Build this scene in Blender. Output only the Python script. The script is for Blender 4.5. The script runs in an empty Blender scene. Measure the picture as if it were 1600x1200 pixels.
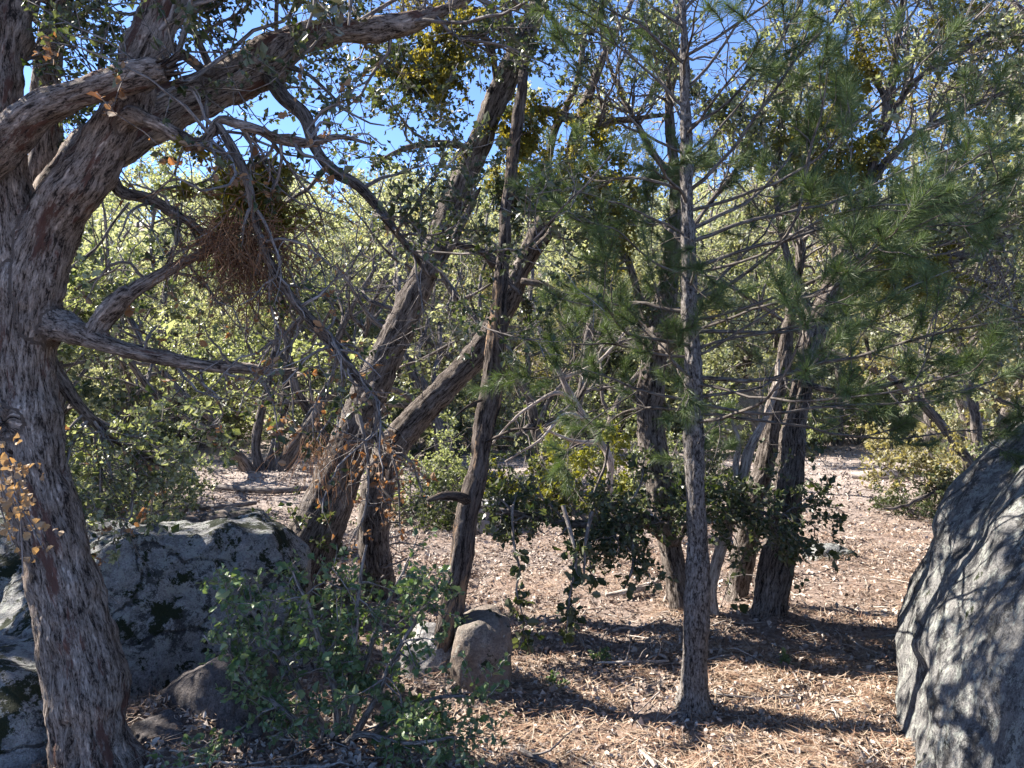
import bpy, math, random
import numpy as np
from mathutils import Vector

SC = bpy.context.scene
COL = SC.collection
random.seed(7)
RNG = np.random.default_rng(11)

# ------------------------------------------------------------------ camera, sky, sun, exposure
EYE = 1.60                     # camera height in metres
F = 1155.0                     # focal length of the photograph in its own pixels (1600 wide)
cam = bpy.data.cameras.new('camera')
cam.sensor_width = 36.0
cam.lens = 36.0 * F / 1600.0
cam.clip_start = 0.05
cam.clip_end = 3000.0
cam_o = bpy.data.objects.new('camera', cam)
cam_o.location = (0, 0, EYE)
cam_o.rotation_euler = (math.radians(90), 0, 0)
COL.objects.link(cam_o)
SC.camera = cam_o

SUN_EL = math.radians(40)
SUN_AZ = np.array([-0.92, 0.39]); SUN_AZ /= np.linalg.norm(SUN_AZ)      # towards the sun, seen from above
SUN = np.array([SUN_AZ[0]*math.cos(SUN_EL), SUN_AZ[1]*math.cos(SUN_EL), math.sin(SUN_EL)])

w = bpy.data.worlds.new('World')
SC.world = w
w.use_nodes = True
wn = w.node_tree
bg = wn.nodes['Background']
sky = wn.nodes.new('ShaderNodeTexSky')
sky.sky_type = 'NISHITA'
sky.sun_disc = False
sky.sun_elevation = SUN_EL
sky.sun_rotation = math.atan2(SUN[0], SUN[1])
sky.altitude = 2200
sky.air_density = 0.45
sky.dust_density = 0.05
sky.ozone_density = 4.0
wn.links.new(sky.outputs[0], bg.inputs[0])
bg.inputs[1].default_value = 0.15

sl = bpy.data.lights.new('sun', 'SUN')
sl.energy = 4.9
sl.angle = math.radians(0.53)
sl.color = (1.0, 0.94, 0.85)
so = bpy.data.objects.new('sun', sl)
so.rotation_euler = Vector(SUN).to_track_quat('Z', 'Y').to_euler()
so.location = (-8, 4, 12)
COL.objects.link(so)

SC.view_settings.view_transform = 'Standard'
SC.view_settings.look = 'None'
SC.view_settings.gamma = 1.0
SC.view_settings.use_curve_mapping = False
SC.view_settings.exposure = 2.1
SC.render.engine = 'CYCLES'
SC.cycles.max_bounces = 7
SC.cycles.diffuse_bounces = 4
SC.cycles.transmission_bounces = 4
SC.cycles.transparent_max_bounces = 4
SC.cycles.use_denoising = True

# ------------------------------------------------------------------ numeric helpers
def unit(v):
    return v / np.maximum(np.linalg.norm(v, axis=-1, keepdims=True), 1e-9)

def _hash(i, j, k, seed):
    h = (i.astype(np.int64)*374761393 + j.astype(np.int64)*668265263 + k.astype(np.int64)*1274126177 + seed*974711) & 0xFFFFFFFF
    h = ((h ^ (h >> 13)) * 1274126177) & 0xFFFFFFFF
    h = h ^ (h >> 16)
    return (h & 0xFFFF) / 32767.5 - 1.0

def vnoise(p, seed=0):
    p = np.asarray(p, float)
    i = np.floor(p).astype(np.int64)
    f = p - i
    f = f*f*f*(f*(f*6-15)+10)
    r = 0
    for dx in (0, 1):
        wx = f[..., 0] if dx else 1-f[..., 0]
        for dy in (0, 1):
            wy = f[..., 1] if dy else 1-f[..., 1]
            for dz in (0, 1):
                wz = f[..., 2] if dz else 1-f[..., 2]
                r = r + wx*wy*wz*_hash(i[..., 0]+dx, i[..., 1]+dy, i[..., 2]+dz, seed)
    return r

def fbm(p, octv=4, seed=0, gain=.5, lac=2.03):
    p = np.asarray(p, float)
    a, r, s = 1.0, 0, 0
    for o in range(octv):
        r = r + a*vnoise(p, seed+o*17)
        s += a; a *= gain; p = p*lac + 5.3
    return r/s

def smooth(a, b, x):
    t = np.clip((x-a)/(b-a), 0, 1)
    return t*t*(3-2*t)

# litter banked against stones and trunk feet: x, y, radius, height
MOUNDS = [(-.17, 3.97, .17, .05), (-.46, 4.1, .17, .05), (-1.38, 3.52, .26, .05), (-1.52, 3.22, .12, .04), (.90, 3.66, .06, .04), (1.76, 5.0, .12, .07), (1.65, 5.4, .10, .06), (1.40, 5.0, .05, .05), (1.16, 5.02, .09, .06), (-.40, 4.02, .06, .04), (2.82, 6.6, .22, .05), (-2.0, 3.02, .25, .04)]
def ground_h(x, y):
    x = np.asarray(x, float); y = np.asarray(y, float)
    p = np.stack([x, y, np.zeros_like(x)+3.1], -1)
    d = np.hypot(x, y)
    h = 0.10*fbm(p*0.45, 3, 5) + 0.035*fbm(p*2.3, 3, 9)
    h = h*smooth(0.5, 3.5, d)
    h = h + 27*smooth(20, 125, y)
    for bx, by, br, bh in MOUNDS:
        h = h + bh*np.exp(-((np.hypot(x-bx, y-by)-br)/.11)**2)
    return h

def G(x, y):
    return float(ground_h(np.array([x]), np.array([y]))[0])

def at(px, py, d):
    """point seen at pixel (px, py) of the photograph, d metres in front of the camera plane"""
    return np.array([(px-800)/F*d, d, EYE-(py-600)/F*d])

# ------------------------------------------------------------------ mesh builder
class Geo:
    def __init__(self):
        self.v, self.q, self.t, self.b, self.n = [], [], [], [], 0
    def add(self, v, q=None, t=None, b=None):
        v = np.asarray(v, float).reshape(-1, 3)
        if q is not None and len(q): self.q.append(np.asarray(q, np.int64).reshape(-1, 4)+self.n)
        if t is not None and len(t): self.t.append(np.asarray(t, np.int64).reshape(-1, 3)+self.n)
        self.v.append(v)
        self.b.append(np.zeros_like(v) if b is None else np.asarray(b, float).reshape(-1, 3))
        self.n += len(v)
    def mesh(self, name, mats, off=(0, 0, 0), flat=False):
        v = np.concatenate(self.v) - np.asarray(off)
        q = np.concatenate(self.q) if self.q else np.zeros((0, 4), np.int64)
        t = np.concatenate(self.t) if self.t else np.zeros((0, 3), np.int64)
        me = bpy.data.meshes.new(name)
        me.vertices.add(len(v)); me.vertices.foreach_set('co', v.astype(np.float32).ravel())
        nl = q.size+t.size
        me.loops.add(nl)
        me.loops.foreach_set('vertex_index', np.concatenate([q.ravel(), t.ravel()]).astype(np.int32))
        me.polygons.add(len(q)+len(t))
        ls = np.concatenate([np.arange(len(q))*4, q.size+np.arange(len(t))*3]).astype(np.int32)
        me.polygons.foreach_set('loop_start', ls)
        me.polygons.foreach_set('use_smooth', np.full(len(ls), not flat))
        a = me.attributes.new('bark', 'FLOAT_VECTOR', 'POINT')
        a.data.foreach_set('vector', np.concatenate(self.b).astype(np.float32).ravel())
        me.update(calc_edges=True)
        for m in (mats if isinstance(mats, (list, tuple)) else [mats]): me.materials.append(m)
        return me
    def build(self, name, mat, parent=None, kind=None, flat=False, label=None):
        off = np.zeros(3)
        p = parent
        while p is not None:
            off = off + np.array(p.location); p = p.parent
        o = bpy.data.objects.new(name, self.mesh(name, mat, off, flat))
        COL.objects.link(o)
        if parent is not None: o.parent = parent
        if kind: o['kind'] = kind
        if label: o['label'] = label
        return o

def thing(name, label, cat, loc=(0, 0, 0), group=None):
    o = bpy.data.objects.new(name, None)
    o.empty_display_size = 0.2
    COL.objects.link(o)
    o.location = tuple(float(c) for c in loc)
    o['label'] = label; o['category'] = cat
    if group: o['group'] = group
    return o

def tag(o, label, cat, group=None):
    o['label'] = label; o['category'] = cat
    if group: o['group'] = group
    return o

def recentre(o, loc):
    """move a mesh object's origin to loc without moving its shape"""
    me = o.data
    n = len(me.vertices); a = np.empty(n*3, np.float32)
    me.vertices.foreach_get('co', a)
    a = a.reshape(-1, 3) - np.asarray(loc, np.float32)
    me.vertices.foreach_set('co', a.ravel()); me.update()
    o.location = tuple(float(c) for c in loc)
    return o

# ------------------------------------------------------------------ tubes (trunks, limbs, twigs)
def catmull(C, ds):
    C = np.asarray(C, float)
    P = np.vstack([2*C[0]-C[1], C, 2*C[-1]-C[-2]])
    out = []
    for i in range(1, len(P)-2):
        L = np.linalg.norm(P[i+1, :3]-P[i, :3]); n = max(2, int(math.ceil(L/ds)))
        t = np.linspace(0, 1, n, endpoint=False)[:, None]
        p0, p1, p2, p3 = P[i-1], P[i], P[i+1], P[i+2]
        out.append(0.5*((2*p1)+(-p0+p2)*t+(2*p0-5*p1+4*p2-p3)*t*t+(-p0+3*p1-3*p2+p3)*t**3))
    out.append(P[-2][None])
    return np.vstack(out)

def limb(ctrl, ds=.03, wob=.0, seed=0):
    """ctrl rows (px, py, depth, radius in photo pixels) -> points, radii"""
    C = []
    for r in ctrl:
        p = at(r[0], r[1], r[2]); C.append([*p, r[3]*r[2]/F])
    A = catmull(C, ds)
    P, R = A[:, :3].copy(), np.maximum(A[:, 3], .002)
    if wob:
        s = np.arange(len(P))*ds
        for k in range(3):
            q = np.stack([s*3.1, s*0+k*7.7, s*0+seed], -1)
            P[:, k] += wob*fbm(q, 3, seed+k)*np.minimum(1, s*4)
    return P, R

def frames(P):
    N, K, _ = P.shape
    T = unit(np.gradient(P, axis=1))
    ref = np.where(np.abs(T[:, 0, 2:3]) < .9, np.array([[0, 0, 1.]]), np.array([[1., 0, 0]]))
    n = unit(np.cross(T[:, 0], ref))
    Ns = np.empty_like(P); Ns[:, 0] = n
    for k in range(1, K):
        n = unit(n - (n*T[:, k]).sum(-1, keepdims=True)*T[:, k]); Ns[:, k] = n
    return T, Ns, np.cross(T, Ns)

def tubes(geo, P, R, S=6, cap=False, rough=0.0, rs=1.0, seed=0):
    P = np.asarray(P, float); R = np.asarray(R, float)
    if P.ndim == 2: P, R = P[None], R[None]
    N, K, _ = P.shape
    T, A, B = frames(P)
    th = np.arange(S)/S*2*math.pi
    c, s = np.cos(th), np.sin(th)
    d = A[:, :, None]*c[None, None, :, None] + B[:, :, None]*s[None, None, :, None]
    sl_ = np.concatenate([np.zeros((N, 1)), np.cumsum(np.linalg.norm(np.diff(P, axis=1), axis=-1), 1)], 1)
    offs = RNG.uniform(-20, 20, (N, 1, 1, 3))
    bk = np.stack([R[:, :, None]*c, R[:, :, None]*s, np.broadcast_to(sl_[:, :, None], (N, K, S))], -1)
    RR = R[:, :, None]*np.ones(S)
    if rough:
        bb = bk+offs
        low = fbm(bb*np.array([9, 9, 4.])*rs, 3, seed)
        ridge = 1-np.abs(fbm(bb*np.array([42, 42, 9.])*rs, 3, seed+3))*2
        fine = fbm(bb*np.array([110, 110, 28.])*rs, 2, seed+6)
        RR = RR + rough*(low*1.3 - np.clip(ridge, 0, 1)*0.9 + fine*.35)
    V = P[:, :, None]+d*RR[..., None]
    i = np.arange(N)[:, None, None]*K*S + np.arange(K-1)[None, :, None]*S
    j = np.arange(S)[None, None, :]; j2 = (j+1) % S
    q = np.stack([i+j, i+j2, i+S+j2, i+S+j], -1).reshape(-1, 4)
    V = V.reshape(-1, 3); b = (bk+offs).reshape(-1, 3)
    t = None
    if cap:
        base = len(V)
        cen = np.concatenate([P[:, 0], P[:, -1]])
        V = np.vstack([V, cen]); b = np.vstack([b, np.zeros((2*N, 3))])
        t = []
        for n in range(N):
            for a in range(S):
                t.append([base+n, n*K*S+(a+1) % S, n*K*S+a])
                e = n*K*S+(K-1)*S
                t.append([base+N+n, e+a, e+(a+1) % S])
    geo.add(V, q, t, b)

def resample(P, R, K):
    s = np.concatenate([[0], np.cumsum(np.linalg.norm(np.diff(P, axis=0), axis=1))])
    u = np.linspace(0, s[-1], K)
    return np.stack([np.interp(u, s, P[:, k]) for k in range(3)], -1), np.interp(u, s, R), s[-1]

def stack(limbs, K=24):
    a = [resample(P, R, K) for P, R in limbs]
    return np.array([x[0] for x in a]), np.array([x[1] for x in a]), np.array([x[2] for x in a])

def grow(PP, RR, W, n, t0=.2, t1=1., L=.6, Lv=.4, ang=50, av=20, up=.05, wig=.25, K=8, rr=.55, rmax=.05, tip=.3, fall=.3):
    """n side branches spread over the parents (weights W), each a wandering tapered line"""
    N, K0, _ = PP.shape
    idx = RNG.choice(N, n, p=W/W.sum())
    t = RNG.uniform(t0, t1, n)
    f = t*(K0-1); k = np.minimum(f.astype(int), K0-2); f = (f-k)[:, None]
    P0 = PP[idx, k]*(1-f)+PP[idx, k+1]*f
    R0 = np.minimum((RR[idx, k]*(1-f[:, 0])+RR[idx, k+1]*f[:, 0])*rr, rmax)
    T = unit(PP[idx, k+1]-PP[idx, k])
    r = RNG.normal(size=(n, 3)); r = unit(r-(r*T).sum(-1, keepdims=True)*T)
    a = np.radians(RNG.normal(ang, av, n))[:, None]
    d = np.cos(a)*T+np.sin(a)*r
    Ln = L*np.exp(RNG.normal(0, Lv, n))*(1-fall*t)
    out = np.empty((n, K, 3)); out[:, 0] = P0
    st = (Ln/(K-1))[:, None]
    for i in range(1, K):
        d = unit(d+wig*RNG.normal(size=(n, 3))+np.array([0, 0, up]))
        out[:, i] = out[:, i-1]+d*st
    R = R0[:, None]*np.linspace(1, tip, K)[None]
    return out, R, Ln

# ------------------------------------------------------------------ sun flecks: where the canopy has its gaps
GAPS = []          # (x, y, rx, ry) on the ground: the sky is open towards the sun over these spots
def sun_foot(p):
    return p[:, :2]-SUN[:2]/SUN[2]*p[:, 2:3]
GAPV = []          # (x, y, z, r, strength): lit crowns, the canopy is open on their sunward side
def gap_keep(p, soft=.35):
    q = sun_foot(p)
    keep = np.ones(len(p), bool)
    wob = 0.35*fbm(np.stack([q[:, 0]*2.2, q[:, 1]*2.2, q[:, 0]*0], -1), 3, 31)
    for (x, y, rx, ry, st) in GAPS:
        e = np.hypot((q[:, 0]-x)/rx, (q[:, 1]-y)/ry)+wob
        keep &= ~((e < 1) & (RNG.random(len(p)) < st))
    for (x, y, z, r, st) in GAPV:
        v = p-np.array([x, y, z]); a = v@SUN
        e = np.linalg.norm(v-a[:, None]*SUN, axis=1)/r+wob*.6
        keep &= ~((a > r*1.1) & (e < 1) & (RNG.random(len(p)) < st))
    return keep

# ------------------------------------------------------------------ leaves
LEAF4 = (np.array([[0, 0, 0], [.45, -.5, .10], [1, 0, -.06], [.45, .5, .10]]), np.array([[0, 1, 2], [0, 2, 3]]))
LEAF9 = (np.array([[0, 0, 0], [.5, 0, -.05], [1.0, 0, -.12],
                   [.22, -.34, .06], [.36, -.36, .06], [.52, -.50, .10], [.62, -.34, .05], [.82, -.30, .02],
                   [.22, .34, .06], [.36, .36, .06], [.52, .50, .10], [.62, .34, .05], [.82, .30, .02]]),
         np.array([[0, 3, 1], [3, 4, 1], [4, 5, 1], [5, 6, 1], [6, 7, 1], [7, 2, 1],
                   [0, 1, 8], [8, 1, 9], [9, 1, 10], [10, 1, 11], [11, 1, 12], [12, 1, 2]]))
LEAF6 = (np.array([[0, 0, 0], [.28, -.40, .10], [.68, -.36, .07], [1, 0, -.12], [.68, .36, .07], [.28, .40, .10], [.5, 0, -.03]]),
         np.array([[0, 1, 6], [1, 2, 6], [2, 3, 6], [3, 4, 6], [4, 5, 6], [5, 0, 6]]))
def put_leaves(geo, pos, d, nrm, size, shape=LEAF4, asp=.55):
    n = len(pos)
    if n == 0: return
    d = unit(d); y = unit(np.cross(nrm, d)); z = np.cross(d, y)
    tv, tt = shape
    size = np.broadcast_to(size, (n,))[:, None, None]
    bend = RNG.uniform(.5, 2.2, (n, 1, 1))
    V = pos[:, None]+size*(tv[None, :, 0:1]*d[:, None]+tv[None, :, 1:2]*asp*1.25*y[:, None]+tv[None, :, 2:3]*bend*z[:, None])
    m = len(tv)
    t = (np.arange(n)[:, None, None]*m+tt[None]).reshape(-1, 3)
    geo.add(V.reshape(-1, 3), t=t)

def twig_leaves(geo, PP, M, size, sv=.25, t0=.15, shape=LEAF4, asp=.55, spread=.9, keep=True, upn=.5, thin=1.0, clump=0):
    N, K, _ = PP.shape
    t = RNG.uniform(t0, 1., (N, M))
    f = t*(K-1); k = np.minimum(f.astype(int), K-2); f = (f-k)[..., None]
    i = np.arange(N)[:, None]
    pos = (PP[i, k]*(1-f)+PP[i, k+1]*f).reshape(-1, 3)
    T = unit(PP[i, k+1]-PP[i, k]).reshape(-1, 3)
    n = len(pos)
    d = unit(T*.55+RNG.normal(size=(n, 3))*spread)
    nr = unit(RNG.normal(size=(n, 3))+np.array([0, 0, upn]))
    sz = size*np.exp(RNG.normal(0, sv, n))
    m = RNG.random(n) < thin
    if clump:
        m &= fbm(pos*clump, 2, 77) > -.22
    if keep and GAPS: m &= gap_keep(pos)
    pos, d, nr, sz = pos[m], d[m], nr[m], sz[m]
    put_leaves(geo, pos+d*sz[:, None]*.12, d, nr, sz, shape, asp)

# ------------------------------------------------------------------ materials
class NT:
    def __init__(self, name):
        self.m = bpy.data.materials.new(name); self.m.use_nodes = True
        self.t = self.m.node_tree; self.t.nodes.clear()
        self.out = self.n('ShaderNodeOutputMaterial')
    def n(self, ty, **kw):
        x = self.t.nodes.new(ty)
        for k, v in kw.items(): setattr(x, k, v)
        return x
    def l(self, a, b): self.t.links.new(a, b)
    def ramp(self, fac, stops, interp='LINEAR'):
        r = self.n('ShaderNodeValToRGB'); r.color_ramp.interpolation = interp
        e = r.color_ramp.elements
        while len(e) < len(stops): e.new(.5)
        for i, (p, c) in enumerate(stops):
            e[i].position = p; e[i].color = (*c, 1) if len(c) == 3 else c
        self.l(fac, r.inputs[0]); return r.outputs[0]
    def noise(self, vec, scale, detail=4, rough=.55, dist=0):
        x = self.n('ShaderNodeTexNoise'); x.inputs['Scale'].default_value = scale
        x.inputs['Detail'].default_value = detail; x.inputs['Roughness'].default_value = rough
        x.inputs['Distortion'].default_value = dist
        if vec is not None: self.l(vec, x.inputs['Vector'])
        return x.outputs[0]
    def mapping(self, vec, sc):
        x = self.n('ShaderNodeMapping'); x.inputs['Scale'].default_value = sc
        self.l(vec, x.inputs[0]); return x.outputs[0]
    def mix(self, f, a, b, mode='MIX'):
        x = self.n('ShaderNodeMix', data_type='RGBA', blend_type=mode)
        for s, v in ((x.inputs[0], f), (x.inputs[6], a), (x.inputs[7], b)):
            if hasattr(v, 'is_linked') or hasattr(v, 'links'): self.l(v, s)
            elif isinstance(v, (int, float)): s.default_value = v
            else: s.default_value = (*v, 1)
        return x.outputs[2]
    def math(self, op, a, b=0.0):
        x = self.n('ShaderNodeMath', operation=op)
        for s, v in ((x.inputs[0], a), (x.inputs[1], b)):
            if hasattr(v, 'links'): self.l(v, s)
            else: s.default_value = v
        return x.outputs[0]
    def bump(self, h, strength, dist):
        x = self.n('ShaderNodeBump'); x.inputs['Strength'].default_value = strength
        x.inputs['Distance'].default_value = dist
        self.l(h, x.inputs['Height']); return x.outputs[0]
    def pbr(self, col, rough=.9, spec=.2, normal=None):
        p = self.n('ShaderNodeBsdfPrincipled')
        if hasattr(col, 'links'): self.l(col, p.inputs['Base Color'])
        else: p.inputs['Base Color'].default_value = (*col, 1)
        if hasattr(rough, 'links'): self.l(rough, p.inputs['Roughness'])
        else: p.inputs['Roughness'].default_value = rough
        p.inputs['Specular IOR Level'].default_value = spec
        if normal is not None: self.l(normal, p.inputs['Normal'])
        return p.outputs[0]
    def end(self, sh):
        self.l(sh, self.out.inputs[0]); return self.m

def mat_bark(name, plate, edge, crack, inner=None, inner_amt=.0, sc=1.0, bump=.6, lichen=None, zs=.13):
    m = NT(name)
    a = m.n('ShaderNodeAttribute', attribute_name='bark').outputs['Vector']
    v = m.mapping(a, (1, 1, zs))
    wn_ = m.n('ShaderNodeTexNoise'); wn_.inputs['Scale'].default_value = 30*sc; wn_.inputs['Detail'].default_value = 6
    m.l(v, wn_.inputs['Vector'])
    vv = m.n('ShaderNodeVectorMath', operation='MULTIPLY_ADD')
    m.l(wn_.outputs['Color'], vv.inputs[0]); vv.inputs[1].default_value = (.035/sc, .035/sc, .012/sc); m.l(v, vv.inputs[2])
    n1 = m.noise(vv.outputs[0], 75*sc, 9, .74)
    n2 = m.noise(m.mapping(a, (1, 1, .35)), 230*sc, 5, .75)
    n3 = m.noise(m.mapping(a, (1, 1, .22)), 30*sc, 7, .7)
    vo = m.n('ShaderNodeTexVoronoi', feature='DISTANCE_TO_EDGE'); vo.inputs['Scale'].default_value = 78*sc
    m.l(vv.outputs[0], vo.inputs['Vector'])
    big = m.noise(m.mapping(a, (1, 1, .45)), 7*sc, 5, .65)
    cr = m.math('ADD', .30, m.math('MULTIPLY', m.math('SUBTRACT', n1, .5), 2.3))
    cr = m.math('ADD', cr, m.math('MULTIPLY', m.math('SUBTRACT', n2, .5), 1.0))
    cr = m.math('ADD', cr, m.math('MULTIPLY', m.math('SUBTRACT', n3, .5), .9))
    cr = m.math('ADD', cr, m.math('MULTIPLY', m.math('SUBTRACT', m.math('MINIMUM', vo.outputs['Distance'], .12), .12), 1.1))
    col = m.ramp(cr, [(.0, crack), (.13, edge), (.34, plate), (.62, tuple(min(1, c*1.5) for c in plate))])
    tone = m.ramp(big, [(.3, (.68, .64, .62)), (.7, (1.25, 1.25, 1.26))])
    col = m.mix(1.0, col, tone, 'MULTIPLY')
    if inner is not None:
        q = m.math('ADD', m.noise(m.mapping(a, (1, 1, .22)), 13*sc, 7, .72), m.math('MULTIPLY', m.math('SUBTRACT', n1, .5), .25))
        f = m.ramp(q, [(.575-inner_amt, (0, 0, 0)), (.625-inner_amt, (1, 1, 1))])
        col = m.mix(f, col, m.mix(n1, tuple(c*.35 for c in inner), tuple(min(1, c*1.7) for c in inner)))
    if lichen is not None:
        f = m.ramp(m.noise(a, 16, 5, .7), [(.60, (0, 0, 0)), (.68, (.8, .8, .8))])
        col = m.mix(f, col, lichen)
    h = m.math('ADD', m.math('MINIMUM', cr, .55), m.math('MULTIPLY', n2, .15))
    return m.end(m.pbr(col, .92, .12, m.bump(h, bump, .012/sc)))

def mat_leaf(name, cols, under, trans=.35, rough=.5, tint=(1.0, 1.0, .5), spec=.35):
    m = NT(name)
    g = m.n('ShaderNodeNewGeometry')
    k = len(cols)
    c = m.ramp(g.outputs['Random Per Island'], [(i/(k-1), cc) for i, cc in enumerate(cols)])
    if under is not None:
        c = m.mix(m.math('MULTIPLY', g.outputs['Backfacing'], .8), c, under)
    p = m.pbr(c, rough, spec)
    t = m.n('ShaderNodeBsdfTranslucent')
    m.l(m.mix(1.0, c, tint, 'MULTIPLY'), t.inputs[0])
    mx = m.n('ShaderNodeMixShader'); mx.inputs[0].default_value = trans
    m.l(p, mx.inputs[1]); m.l(t.outputs[0], mx.inputs[2])
    return m.end(mx.outputs[0])

def mat_granite(name, light, dark, black=.5, moss=.0, warm=None, streak=(1, 1, 1), bump=.5, lich=.5):
    m = NT(name)
    tc = m.n('ShaderNodeTexCoord').outputs['Object']
    st = m.mapping(tc, streak)
    big = m.noise(st, 2.2, 6, .6, .4)
    mid = m.noise(st, 11, 6, .68)
    fine = m.noise(tc, 120, 3, .7)
    sp = m.n('ShaderNodeTexVoronoi'); sp.inputs['Scale'].default_value = 170; m.l(tc, sp.inputs['Vector'])
    col = m.ramp(mid, [(.28, dark), (.5, tuple((a+b)/2 for a, b in zip(light, dark))), (.72, light)])
    col = m.mix(1.0, col, m.ramp(fine, [(.25, (.45, .45, .46)), (.5, (1, 1, 1)), (.75, (1.45, 1.44, 1.4))]), 'MULTIPLY')
    col = m.mix(1.0, col, m.ramp(sp.outputs['Color'], [(.0, (.55, .55, .56)), (.35, (1, 1, 1)), (1, (1.2, 1.2, 1.2))]), 'MULTIPLY')
    if warm is not None:
        col = m.mix(m.ramp(big, [(.42, (0, 0, 0)), (.62, (.8, .8, .8))]), col, warm)
    sp2 = m.n('ShaderNodeTexVoronoi'); sp2.inputs['Scale'].default_value = 62; m.l(tc, sp2.inputs['Vector'])
    col = m.mix(1.0, col, m.ramp(sp2.outputs['Color'], [(.0, (.62, .62, .64)), (.3, (.95, .95, .95)), (.8, (1.05, 1.05, 1.05)), (1, (1.3, 1.29, 1.26))]), 'MULTIPLY')
    wc = m.n('ShaderNodeTexNoise'); wc.inputs['Scale'].default_value = 2.6; wc.inputs['Detail'].default_value = 6; m.l(tc, wc.inputs['Vector'])
    wv = m.n('ShaderNodeVectorMath', operation='MULTIPLY_ADD'); m.l(wc.outputs['Color'], wv.inputs[0]); wv.inputs[1].default_value = (.55, .55, .55); m.l(tc, wv.inputs[2])
    ck = m.n('ShaderNodeTexVoronoi', feature='DISTANCE_TO_EDGE'); ck.inputs['Scale'].default_value = 1.15; m.l(wv.outputs[0], ck.inputs['Vector'])
    ckm = m.ramp(m.math('ADD', ck.outputs['Distance'], m.math('MULTIPLY', m.math('SUBTRACT', mid, .5), .03)), [(.004, (1, 1, 1)), (.014, (0, 0, 0))])
    col = m.mix(m.math('MULTIPLY', ckm, .8), col, (.03, .028, .026))
    # grey-green crust lichen and black lichen
    f = m.ramp(m.noise(tc, 13, 9, .8, .3), [(.62-.12*lich, (0, 0, 0)), (.65-.12*lich, (.75, .75, .75))])
    col = m.mix(f, col, (.27, .28, .25))
    f = m.ramp(m.noise(st, 6.5, 11, .82, .3), [(.66-.22*black, (0, 0, 0)), (.69-.22*black, (.9, .9, .9))])
    col = m.mix(f, col, m.mix(fine, (.012, .012, .013), (.055, .055, .056)))
    if moss:
        g = m.n('ShaderNodeNewGeometry'); sx = m.n('ShaderNodeSeparateXYZ'); m.l(g.outputs['Normal'], sx.inputs[0])
        mm = m.math('ADD', m.noise(tc, 4.5, 10, .78, .2), m.math('MULTIPLY', sx.outputs[2], .06))
        f = m.ramp(mm, [(.655-.2*moss, (0, 0, 0)), (.675-.2*moss, (1, 1, 1))])
        col = m.mix(f, col, m.mix(fine, (.006, .009, .004), (.028, .034, .014)))
    h = m.math('ADD', m.math('MULTIPLY', mid, .9), m.math('MULTIPLY', fine, .4))
    h = m.math('ADD', h, m.math('MULTIPLY', big, .8))
    h = m.math('SUBTRACT', h, m.math('MULTIPLY', ckm, .5))
    return m.end(m.pbr(col, .9, .2, m.bump(h, bump, .035)))

def mat_chips(name, cols, rough=.8, trans=.0):
    m = NT(name)
    g = m.n('ShaderNodeNewGeometry')
    k = len(cols)
    c = m.ramp(g.outputs['Random Per Island'], [(i/(k-1), cc) for i, cc in enumerate(cols)])
    p = m.pbr(c, rough, .25)
    return m.end(p)

def mat_ground():
    m = NT('forest_floor')
    tc = m.n('ShaderNodeTexCoord').outputs['Object']
    n0 = m.noise(tc, .8, 5, .6)
    n1 = m.noise(tc, 28, 6, .75)
    n2 = m.noise(tc, 95, 4, .7)
    vo = m.n('ShaderNodeTexVoronoi'); vo.inputs['Scale'].default_value = 55; m.l(tc, vo.inputs['Vector'])
    c = m.ramp(n1, [(.3, (.055, .042, .035)), (.48, (.19, .15, .13)), (.62, (.33, .275, .24)), (.8, (.44, .39, .355))])
    c = m.mix(1.0, c, m.ramp(vo.outputs['Color'], [(.0, (.6, .58, .56)), (.5, (1, 1, 1)), (1, (1.25, 1.25, 1.25))]), 'MULTIPLY')
    c = m.mix(m.ramp(n0, [(.4, (0, 0, 0)), (.65, (.45, .45, .45))]), c, (.24, .15, .10))
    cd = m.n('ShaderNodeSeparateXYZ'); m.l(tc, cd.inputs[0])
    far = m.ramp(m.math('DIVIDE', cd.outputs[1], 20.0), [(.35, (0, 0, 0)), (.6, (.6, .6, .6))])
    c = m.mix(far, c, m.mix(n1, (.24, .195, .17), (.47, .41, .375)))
    h = m.math('ADD', n1, m.math('MULTIPLY', n2, .4))
    return m.end(m.pbr(c, .95, .1, m.bump(h, .8, .03)))

M = {}
M['oak_bark'] = mat_bark('oak_bark', (.29, .24, .20), (.14, .108, .088), (.03, .024, .021), (.12, .064, .05), .018, 1.0, .9, None, .19)
M['oak_bark_grey'] = mat_bark('oak_bark_grey', (.185, .16, .14), (.085, .068, .058), (.02, .016, .013), None, 0, .9, .9, None, .17)
M['pine_bark'] = mat_bark('pine_bark', (.195, .178, .162), (.092, .078, .069), (.02, .018, .017), None, 0, 1.15, .8, None, .42)
M['snag_wood'] = mat_bark('snag_wood', (.10, .083, .072), (.045, .034, .029), (.012, .01, .009), (.24, .155, .095), .015, .8, .6)
M['bare_wood'] = mat_bark('bare_wood', (.36, .32, .28), (.24, .20, .17), (.09, .07, .06), None, 0, .8, .35)
M['pine_twig'] = mat_bark('pine_twig', (.13, .115, .10), (.08, .068, .058), (.03, .025, .02), None, 0, 1.5, .3)
M['twig_wood'] = mat_bark('twig_wood', (.20, .18, .165), (.12, .105, .095), (.05, .042, .038), None, 0, 1.5, .3)
M['far_bark'] = mat_bark('far_bark', (.16, .14, .125), (.075, .062, .054), (.022, .018, .016), None, 0, .6, .6)
M['oak_leaf'] = mat_leaf('oak_leaf', [(.07, .09, .04), (.115, .135, .062), (.18, .195, .10), (.26, .265, .155)], (.36, .37, .28), .46, .42, (1.1, 1.15, .5))
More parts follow.
